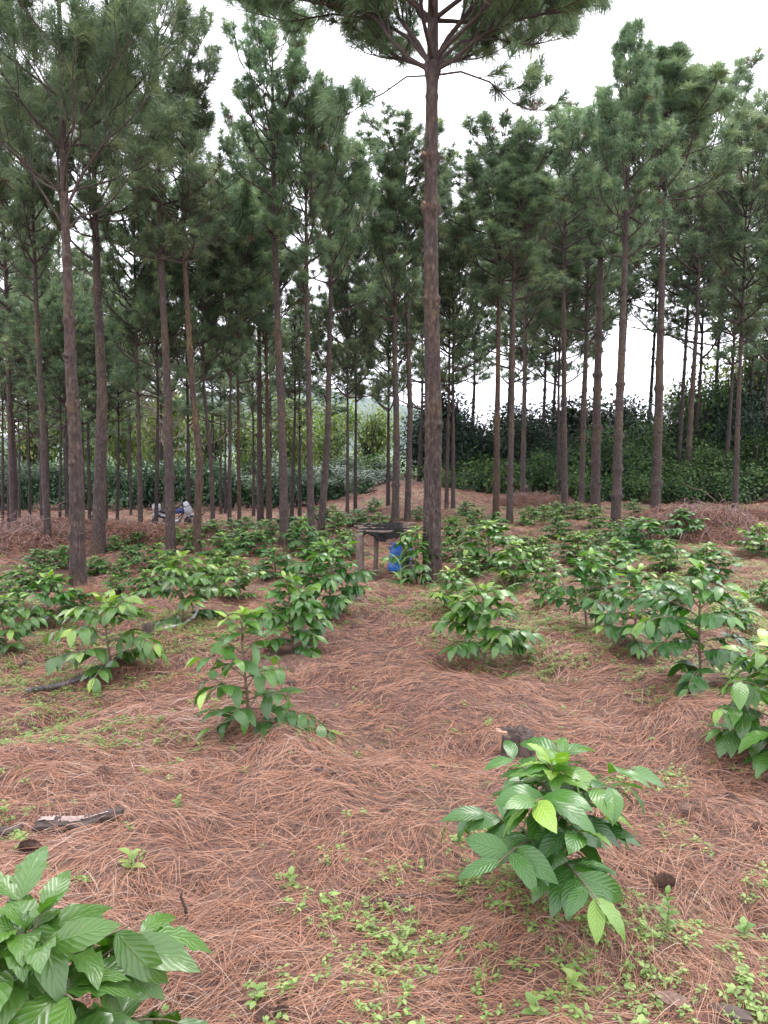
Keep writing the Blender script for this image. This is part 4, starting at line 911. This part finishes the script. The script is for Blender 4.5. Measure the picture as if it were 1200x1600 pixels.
def log(name, px, py, pxe, pye, r_, mat, label, cat, lift=.6):
    a = gp(px, py); b = gp(pxe, pye); za, zb = hz(*a), hz(*b)
    g = wood([(a[0], a[1], za + r_ * lift), ((a[0] + b[0]) / 2, (a[1] + b[1]) / 2, (za + zb) / 2 + r_ * lift), (b[0], b[1], zb + r_ * lift)], [r_, r_ * .95, r_ * .85], None, int(px), 12, 10, .18)
    o = link(name, g.mesh(name, MAT[mat], attrs=False)); tag(o, label, cat)
log('short_log', 557, 904, 575, 901, .028, 'post', 'short pink brown billet lying at the foot of the left stand post', 'log')
log('short_log', 566, 870, 578, 868, .03, 'rotten', 'small dark log end seen between the two stand posts', 'log')
def seedling(px, py, h, n, ls, label, name='seedling', lw=.3, age=.6, strap=False):
    x, y = gp(px, py); z = hz(x, y); rs = np.random.RandomState(int(px * 3 + py)); t = thing(name, (x, y, z), label, name.replace('_', ' '))
    g = Geo(); tube(g, [(0, 0, -.02), (.01, 0, h * .5), (0, .01, h * .92)], [.005, .004, .002], 6); link('stem', g.mesh('stem', MAT['weedstem'], attrs=False), t)
    k = np.arange(n); f = (k // 2 + 1) / (n // 2 + .5); az = (k % 2) * math.pi + (k // 2) * 1.5 + rs.normal(0, .3, n) if not strap else (k % 2) * math.pi + rs.normal(0, .5, n)
    el = .25 + .7 * f + (.35 if strap else 0); P = np.stack([np.zeros(n), np.zeros(n), h * f * .92], 1)
    D = np.stack([np.cos(az) * np.cos(el), np.sin(az) * np.cos(el), np.sin(el)], 1); N = np.stack([-np.cos(az), -np.sin(az), np.ones(n) * 1.4], 1); lf = Geo()
    L_ = ls * rs.uniform(.75, 1.1, n) * (1 - .35 * f * (not strap)); leaves(lf, P, D, N, L_, L_ * lw, (rs.uniform(1.4, 2.2, n) if strap else rs.uniform(.4, 1, n)), rs.rand(n), np.clip(age + rs.normal(0, .12, n), 0, 1), 10 if strap else 5, 2, .02, .3, .6 if strap else .8)
    link('leaves', lf.mesh('leaves', MAT['weed'] if not strap else MAT['coffee_young'], attrs=True), t)
MAT['weedstem'] = simple('green_stem', (.12, .2, .06), (.25, .33, .12), 40, .6, .001)
MAT['coffee_young'] = leaf_material('strap_leaf', (.04, .12, .03), (.09, .2, .05), (.2, .33, .09), .4, .3, False)
seedling(625, 926, .34, 9, .30, 'young maize plant with arching strap leaves between the blue drum and the camera', 'maize_plant', .07, .6, True)
seedling(597, 905, .18, 5, .2, 'thin grassy sprout left of the maize plant', 'grass_sprout', .06, .7, True)
seedling(1040, 1462, .17, 12, .055, 'upright weed with a leafy tip at the lower right, tallest of the weeds there', lw=.3)
seedling(895, 1555, .06, 6, .06, 'small seedling with round pale leaves in front of the ribbed coffee plant', lw=.36, age=.9)
seedling(835, 1592, .07, 7, .06, 'bright seedling cut by the bottom edge right of centre', lw=.34, age=.75)
seedling(205, 1368, .09, 6, .07, 'lone oval leaved seedling beyond the corner coffee plant', lw=.3, age=.5)
seedling(405, 1568, .05, 6, .05, 'small pale seedling between the corner coffee plant and the bottom centre', lw=.34, age=.8)
seedling(1160, 1472, .07, 8, .06, 'light green seedling near the right edge at the bottom', lw=.34, age=.7)
seedling(950, 1450, .06, 8, .055, 'seedling with paired leaves just right of the ribbed coffee plant foot', lw=.32, age=.6)
seedling(455, 1392, .07, 9, .05, 'leafy low seedling left of the curved stick', lw=.32, age=.55)
seedling(278, 1268, .06, 9, .05, 'small weed tuft beyond the peeling log end', lw=.3, age=.55)
# dry grass tuft at the foot of the left pine
x, y = gp(138, 940); n = 500; rs = np.random.RandomState(4); az = rs.rand(n) * 6.28; el = rs.uniform(.7, 1.5, n); g = Geo()
needles(g, np.stack([x + rs.normal(0, .07, n), y + rs.normal(0, .05, n), H(x, y) + 0 * az], 1), np.stack([np.cos(az) * np.cos(el), np.sin(az) * np.cos(el), np.sin(el)], 1), rs.uniform(.1, .24, n), np.full(n, .004), rs.uniform(.2, 1, n), rs.uniform(.4, .8, n), np.full(n, .5), rs)
tag(link('dry_grass_tuft', g.mesh('dry_grass_tuft', MAT['litter'])), 'orange brown dry needle tuft at the foot of the big left front pine', 'dry tuft')

# ------------------------------------------------------------------ hoses, sticks, logs, stumps, cones
def ground_path(pts, r_, lift=.7, n=40):
    W_ = np.array([gp(*p) for p in pts]); tt = np.linspace(0, 1, len(W_)); tn = np.linspace(0, 1, n)
    # smooth interpolation
    xs = np.interp(tn, tt, W_[:, 0]); ys = np.interp(tn, tt, W_[:, 1]); k = np.ones(7) / 7
    sm = lambda a: np.convolve(np.pad(a, 3, mode='edge'), k, 'valid'); xs, ys = sm(xs), sm(ys)
    zs = sm(H(xs, ys)) + r_ * lift; return np.stack([xs, ys, zs], 1)
def pipe(name, pts, r_, mat, label, cat, extra=None, lift=1.5):
    P = ground_path(pts, r_, lift)
    if extra is not None: P = np.vstack([P, extra(P[-1])])
    g = Geo(); tube(g, P, r_, 12); o = link(name, g.mesh(name, MAT[mat], attrs=False)); tag(o, label, cat); return o
pipe('irrigation_hose', [(38, 1090), (75, 1082), (120, 1070), (155, 1056), (182, 1040), (197, 1020), (205, 1010)], .02, 'black_pipe', 'black irrigation hose curving over the needles below the spreading left coffee plant', 'hose')
pipe('irrigation_hose', [(210, 1006), (222, 998), (236, 988)], .013, 'grey_pipe', 'dusty pale stretch of hose half buried beyond the black hose', 'hose', lift=.3)
pipe('irrigation_hose', [(254, 988), (272, 983), (290, 977), (297, 972)], .014, 'grey_pipe', 'grey pipe with a curled up pale end at the foot of a coffee bush', 'hose', lambda p: np.array([p + (.03, .03, .02), p + (.055, .05, .06), p + (.06, .06, .11), p + (.05, .07, .15)]))
pipe('irrigation_hose', [(126, 952), (140, 948), (156, 947)], .013, 'black_pipe', 'short black hose piece right of the left front pine foot', 'hose')
def stick(pts, r_, label, mat='limb', end=None):
    P = ground_path(pts, r_, 1.3); rr = np.linspace(r_, r_ * .45, len(P)); g = Geo(); tube(g, P, rr, 7)
    if end is not None:
        Q = ground_path(end, r_ * .8, 1.3); tube(g, Q, np.linspace(r_ * .7, r_ * .3, len(Q)), 6)
    tag(link('fallen_stick', g.mesh('fallen_stick', MAT[mat], attrs=False)), label, 'stick')
stick([(575, 1418), (610, 1408), (650, 1406), (690, 1412), (715, 1435), (730, 1468)], .0085, 'bowed dark stick with a forked end lying left of the ribbed coffee plant', end=[(682, 1410), (705, 1428), (722, 1452), (735, 1478)])
stick([(492, 1208), (512, 1212), (535, 1213)], .012, 'short dark stick end in the needles at the centre')
stick([(515, 1044), (545, 1047), (562, 1050)], .007, 'thin twig on the needles right of the dark coffee bush')
stick([(1030, 1190), (1052, 1200), (1062, 1205)], .006, 'small dead twig near the right coffee plants')
stick([(30, 1045), (42, 1038)], .014, 'dark bark piece left of the spreading coffee plant')
stick([(205, 1068), (216, 1062)], .012, 'dark chip of bark right of the black hose')
rst = np.random.RandomState(21)
for k in range(26):
    a_, b_ = rst.uniform(20, 1180), 960 + 600 * rst.rand() ** .8; dx_, dy_ = rst.uniform(-28, 28), rst.uniform(-8, 8)
    P = ground_path([(a_, b_), (a_ + dx_ * .5, b_ + dy_ + rst.uniform(-3, 3)), (a_ + dx_, b_ + dy_)], .0035, 2.5, 14); g = Geo(); tube(g, P, np.linspace(.0045, .002, 14), 5)
    tag(link('fallen_twig', g.mesh('fallen_twig', MAT['limb'], attrs=False)), 'thin short dark twig lying loose on the needle litter', 'twig', 'short dark twigs scattered on the litter')
x, y = gp(293, 1442); g = Geo(); z = hz(x, y); tube(g, [(x, y, z - .01), (x - .006, y, z + .05), (x - .02, y, z + .09), (x - .014, y, z + .11)], [.0055, .005, .004, .002], 7)
tag(link('upright_twig', g.mesh('upright_twig', MAT['limb'], attrs=False)), 'crooked dark twig standing upright beside the corner coffee plant', 'twig')
def rotten_log(p1, p2, r_, label, pale=True, seed=1):
    a, b = np.array(gp(*p1)), np.array(gp(*p2)); c = (a + b) / 2; Ln = np.linalg.norm(b - a); th0 = math.atan2(b[1] - a[1], b[0] - a[0]); z = hz(*c)
    t = thing('rotten_log', (c[0], c[1], z + r_ * .6), label, 'log', rz=th0); rs = np.random.RandomState(seed)
    n, sd = 60, 40; tt = np.linspace(0, 1, n)[:, None]; th = np.linspace(0, 2 * math.pi, sd, endpoint=False)[None]
    rr = r_ * (1 - .35 * tt) * (1 + .22 * (fbm(th * 3 + 5 + 0 * tt, tt * 3 + 0 * th, seed, 2) - .5) + .35 * (vn(th * 6 + 0 * tt, tt * 9 + 0 * th, seed + 4) - .5) - .12 * (vn(th * 12 + 0 * tt, tt * 4, 8) > .6)) * np.clip(np.minimum(tt, 1 - tt) * 16 + .45, 0, 1)
    cz = np.array([hz(*(a + (b - a) * q)) for q in tt[:, 0]])[:, None] - z
    V = np.stack([(tt - .5) * Ln + .35 * r_ * (vn(th * 5 + 0 * tt, tt, 3) - .5) * (np.abs(tt - .5) > .46), rr * np.cos(th) * 1.1, rr * np.sin(th) * .75 + cz], -1).reshape(-1, 3); g = Geo()
    i = np.arange(n - 1)[:, None] * sd; j = np.arange(sd)[None]; j2 = (j + 1) % sd; Q = np.stack([i + j, i + j2, i + sd + j2, i + sd + j], -1).reshape(-1, 4)
    e = np.arange(1, sd - 1); T = np.vstack([np.stack([0 * e, e + 1, e], 1), (n - 1) * sd + np.stack([0 * e, e, e + 1], 1)])
    g.add(V, Q, T); link('wood', g.mesh('wood', MAT['rotten'], attrs=False), t)
    if pale:
        g = Geo(); G_ = V.reshape(n, sd, 3)
        for (i0, i1, j0, j1) in ((3, 15, 6, 14), (18, 34, 8, 15), (40, 46, 2, 5), (20, 52, 12, 14)):
            sub = G_[i0:i1, j0:j1].copy(); m1, m2 = sub.shape[:2]; jit = rs.normal(0, .0012, sub.shape); ctr = np.stack([sub[..., 0], 0 * sub[..., 0], np.interp(sub[..., 0], (tt[:, 0] - .5) * Ln, cz[:, 0])], -1)
            sub = sub + nrm(sub - ctr) * .004 + jit; edge = np.zeros((m1, m2)); ii = np.arange(m1 - 1)[:, None] * m2; jj = np.arange(m2 - 1)[None]
            q = np.stack([ii + jj, ii + jj + 1, ii + m2 + jj + 1, ii + m2 + jj], -1).reshape(-1, 4); q = q[rs.rand(len(q)) > .12]
            g.add(sub.reshape(-1, 3), q)
        link('peeling_bark', g.mesh('peeling_bark', MAT['pale_bark'], attrs=False), t)
rotten_log((58, 1300), (190, 1280), .042, 'rotten log with peeling pale pink bark on the left', True, 3)
rotten_log((-30, 1306), (36, 1298), .03, 'dark crumbling log end at the left edge beside the peeling one', False, 7)
def stump(px, py, wpx, hpx, label, seed, split=True):
    x, y = gp(px, py); z = hz(x, y); s_ = y / F; r_ = wpx * .5 * s_; h = hpx * s_; t = thing('tree_stump', (x, y, z), label, 'stump')
    sd = 64; th = np.linspace(0, 2 * math.pi, sd, endpoint=False)[None]; zz = np.array([-.06, 0, .25, .5, .75, .97, 1.0, 1.0, 1.0])[:, None]; f = np.array([1.2, 1.12, 1.02, .98, .96, .95, .9, .5, .05])[:, None]
    fr_ = np.clip(np.abs(np.sin(th * 5.5 + seed + .8 * np.sin(th * 3))) * 3, 0, 1); R_ = r_ * f * (.9 + .13 * fr_ + .08 * (vn(th * 6, zz * 3, seed) - .5)); top = h * (1 + .28 * (vn(th * 2.5 + seed, 0 * th, 2) - .5))
    V = np.stack([R_ * np.cos(th), R_ * np.sin(th), zz * top - .01 * (f < .9) + .012 * (vn(th * 9, f * 5, 5) - .5)], -1).reshape(-1, 3)
    i = np.arange(8)[:, None] * sd; j = np.arange(sd)[None]; j2 = (j + 1) % sd; g = Geo(); g.add(V, np.stack([i + j, i + j2, i + sd + j2, i + sd + j], -1).reshape(-1, 4)); link('wood', g.mesh('wood', MAT['stump'], attrs=False), t)
    if split:
        g = Geo(); w_ = 26 * s_; xo = -r_ * 1.0
        V = np.array([(xo - w_ * .25, -.01, h * 1.0), (xo + w_ * .35, -.035, h * 1.0), (xo + w_ * .55, -.045, -.02), (xo - w_ * .0, -.03, -.02), (xo - w_ * .2, .05, h * .97), (xo + w_ * .4, .03, h * .97), (xo + w_ * .5, .0, -.02), (xo, .01, -.02)])
        g.add(V, [(0, 3, 2, 1), (4, 5, 6, 7), (0, 1, 5, 4), (1, 2, 6, 5), (3, 0, 4, 7)]); link('split_wood', g.mesh('split_wood', MAT['fresh_wood'], smooth=False, attrs=False), t)
MAT['stump'] = simple('weathered_stump', (.018, .012, .010), (.10, .068, .055), 32, .9, .012, 0, (1, 1, .25))
stump(808, 1180, 54, 40, 'weathered tree stump with a strip of split pale wood behind the ribbed coffee plant', 2)
stump(232, 992, 18, 18, 'small dark stump between the spreading coffee plant and the pipe end', 5, False)
def cone(px, py, Ln, label, rz, seed, pitch=0.0):
    x, y = gp(px, py); z = hz(x, y); rs = np.random.RandomState(seed); g = Geo(); n = 130
    k = np.arange(n); t_ = k / n; phi = k * 2.39996; rad = Ln * .27 * np.sin(np.pi * (t_ * .86 + .12)) ** .7
    P = np.stack([(t_ - .5) * Ln, rad * .55 * np.cos(phi), rad * .55 * np.sin(phi)], 1); D = nrm(np.stack([.75 + 0 * t_, np.cos(phi), np.sin(phi)], 1)); N = nrm(np.stack([-.8 + 0 * t_, np.cos(phi), np.sin(phi)], 1))
    L_ = rad * .8 + .004; leaves(g, P, D, N, L_, L_ * .5, np.full(n, -.5), rs.rand(n), np.full(n, .5), 3, 2, 0, .3, .55)
    tt = np.linspace(-.48, .48, 12); tube(g, [(a * Ln, 0, 0) for a in tt], Ln * .2 * np.sin(np.pi * (tt + .52) / 1.04) ** .6 + .001, 14)
    o = link('pine_cone', g.mesh('pine_cone', MAT['cone'], smooth=False)); o.location = (x, y, z + Ln * .3); o.rotation_euler = (0, pitch, rz); tag(o, label, 'pine cone')
cone(163, 1213, .075, 'squat dark pine cone on open needles left of centre', 2.8, 1)
cone(46, 1334, .085, 'long closed pine cone just below the left rotten logs', .05, 2)
cone(1037, 1388, .085, 'open pine cone among weeds right of the ribbed coffee plant', .1, 3)
cone(1072, 1274, .08, 'blackish pine cone half sunk in the needles on the right', 1.2, 4, .5)
cone(1143, 1253, .06, 'small dark pine cone near the right edge above the sunken one', 2.0, 5)
cone(413, 1592, .05, 'grey pine cone at the bottom edge, left of a pair', 1.1, 6)
cone(440, 1592, .05, 'brown pine cone at the bottom edge, right of a pair', .2, 7)
cone(1182, 1300, .05, 'little cone in the needles at the far right', .2, 8)
def chip(px, py, sz, mat, label, rz, seed):
    x, y = gp(px, py); z = hz(x, y); rs = np.random.RandomState(seed); n = 14; th = np.linspace(0, 2 * math.pi, n, endpoint=False); r_ = sz * (.75 + .4 * rs.rand(n)); g = Geo()
    top = np.stack([r_ * np.cos(th), r_ * .45 * np.sin(th), .012 + .006 * rs.rand(n)], 1); bot = top * [1, 1, 0] + [0, 0, -.01]
    k = np.arange(n); k2 = (k + 1) % n; g.add(np.vstack([top, bot, [[0, 0, .02]]]), np.stack([k, k2, n + k2, n + k], 1)[:, ::-1], np.stack([k, k2, 0 * k + 2 * n], 1))
    o = link('bark_chip', g.mesh('bark_chip', MAT[mat], smooth=False, attrs=False)); o.location = (x, y, z + .012); o.rotation_euler = (.1, .05, rz); tag(o, label, 'bark chip')
chip(1140, 1592, .06, 'rotten', 'broad dark bark chip at the lower right corner', -.3, 1)
chip(1050, 1575, .055, 'cone_red', 'reddish bark chip near the lower right corner', -.4, 2) if 'cone_red' in MAT else chip(1050, 1575, .055, 'cone', 'reddish bark chip near the lower right corner', -.4, 2)
chip(560, 940, .06, 'rotten', 'flat dark chip of wood in front of the log stand', .2, 3)
chip(1118, 888, .05, 'rotten', 'dark chip beside the dark rounded coffee bush on the right', .2, 4)
chip(455, 1070, .03, 'rotten', 'dark flake of bark right of the upright open coffee plant', .5, 5)
chip(1063, 1232, .018, 'pale_bark', 'tiny pale wood flake on the right needles', 1.9, 6)

# ------------------------------------------------------------------ motorcycle
def motorcycle():
    x, y = gp(275, 829); z = hz(x, y); t = thing('motorcycle', (x, y, z), 'small white and dark blue motorcycle parked behind the pine trunks on the left', 'motorcycle', rz=.15, sc_=.5)
    def wheel(xw):
        g = Geo(); th = np.linspace(0, 2 * math.pi, 33); tube(g, np.stack([.27 * np.cos(th), 0 * th, .27 * np.sin(th)], 1), .05, 10, cap=False)
        wl = link('wheel', g.mesh('wheel', MAT['rubber'], attrs=False), t, (xw, 0, .3)); g = Geo(); tube(g, np.stack([.215 * np.cos(th), 0 * th, .215 * np.sin(th)], 1), .014, 6, cap=False)
        for a in np.linspace(0, 2 * math.pi, 12, endpoint=False): tube(g, [(0, 0, 0), (.21 * math.cos(a), 0, .21 * math.sin(a))], .004, 5)
        tube(g, [(0, -.05, 0), (0, .05, 0)], .035, 12); link('rim', g.mesh('rim', MAT['metal'], attrs=False), wl)
    wheel(-.62); wheel(.62)
    def part(nm, mat, *tubes_):
        g = Geo()
        for pth, r_ in tubes_: tube(g, pth, r_, 12)
        return link(nm, g.mesh(nm, MAT[mat], attrs=False), t)
    part('engine', 'metal', ([(-.1, 0, .3), (.0, 0, .36), (.12, 0, .45)], [.11, .14, .09]), ([(-.2, 0, .3), (-.05, 0, .28)], [.09, .11]))
    part('frame', 'black_panel', ([(-.62, .05, .3), (-.2, .06, .36), (.1, .05, .5), (.38, 0, .78)], .022), ([(-.62, -.05, .3), (-.25, -.06, .42), (-.3, -.05, .62)], .02), ([(.38, 0, .8), (.12, 0, .3), (-.2, 0, .24)], .025))
    part('fork', 'metal', ([(.62, .07, .3), (.4, .07, .86)], .022), ([(.62, -.07, .3), (.4, -.07, .86)], .022))
    part('handlebar', 'black_panel', ([(.28, .36, .97), (.36, .2, .95), (.38, 0, .9), (.36, -.2, .95), (.28, -.36, .97)], .015))
    part('exhaust', 'metal', ([(.1, -.1, .3), (-.2, -.14, .22), (-.75, -.16, .34)], [.02, .03, .05]))
    part('fuel_tank', 'blue_dark', ([(-.08, 0, .7), (.02, 0, .76), (.18, 0, .8), (.32, 0, .76)], [.06, .12, .13, .07]))
    part('seat', 'black_panel', ([(-.62, 0, .78), (-.45, 0, .76), (-.2, 0, .71), (-.05, 0, .74)], [.05, .1, .1, .05]))
    part('side_panel', 'white_panel', ([(-.55, -.1, .62), (-.3, -.12, .58), (-.1, -.1, .5)], [.03, .075, .05]), ([(-.55, .1, .62), (-.3, .12, .58), (-.1, .1, .5)], [.03, .075, .05]))
    part('fairing', 'white_panel', ([(.5, 0, .62), (.48, 0, .78), (.44, 0, .93)], [.1, .17, .13])); part('windshield', 'glass', ([(.44, 0, .95), (.36, 0, 1.12)], [.13, .08]))
    part('front_mudguard', 'white_panel', ([(.36, 0, .5), (.5, 0, .61), (.66, 0, .62), (.84, 0, .5)], [.03, .055, .055, .03])); part('rear_mudguard', 'white_panel', ([(-.55, 0, .66), (-.75, 0, .68), (-.93, 0, .56)], [.05, .06, .03]))
    part('headlight', 'glass', ([(.52, 0, .8), (.6, 0, .8)], [.07, .06])); part('top_box', 'white_panel', ([(-.86, 0, .9), (-.84, 0, .9), (-.58, 0, .9), (-.56, 0, .9)], [.12, .16, .16, .12]))
motorcycle()

# ------------------------------------------------------------------ air
g = Geo(); X0, X1, Y0, Y1, Za, Zb = -1450, 1450, -65, 3050, -8, 190
V = [(a, b, c) for c in (Za, Zb) for b in (Y0, Y1) for a in (X0, X1)]
g.add(V, [(0, 2, 3, 1), (4, 5, 7, 6), (0, 1, 5, 4), (2, 6, 7, 3), (0, 4, 6, 2), (1, 3, 7, 5)])
hm = bpy.data.materials.new('haze'); hm.use_nodes = True; hm.node_tree.nodes.clear()
ho = hm.node_tree.nodes.new('ShaderNodeOutputMaterial'); hv = hm.node_tree.nodes.new('ShaderNodeVolumePrincipled')
hv.inputs['Color'].default_value = (.72, .82, 1, 1); hv.inputs['Density'].default_value = .00014; hv.inputs['Anisotropy'].default_value = 0
hm.node_tree.links.new(hv.outputs[0], ho.inputs['Volume'])
tag(link('haze', g.mesh('haze', hm, smooth=False, attrs=False)), kind='stuff')
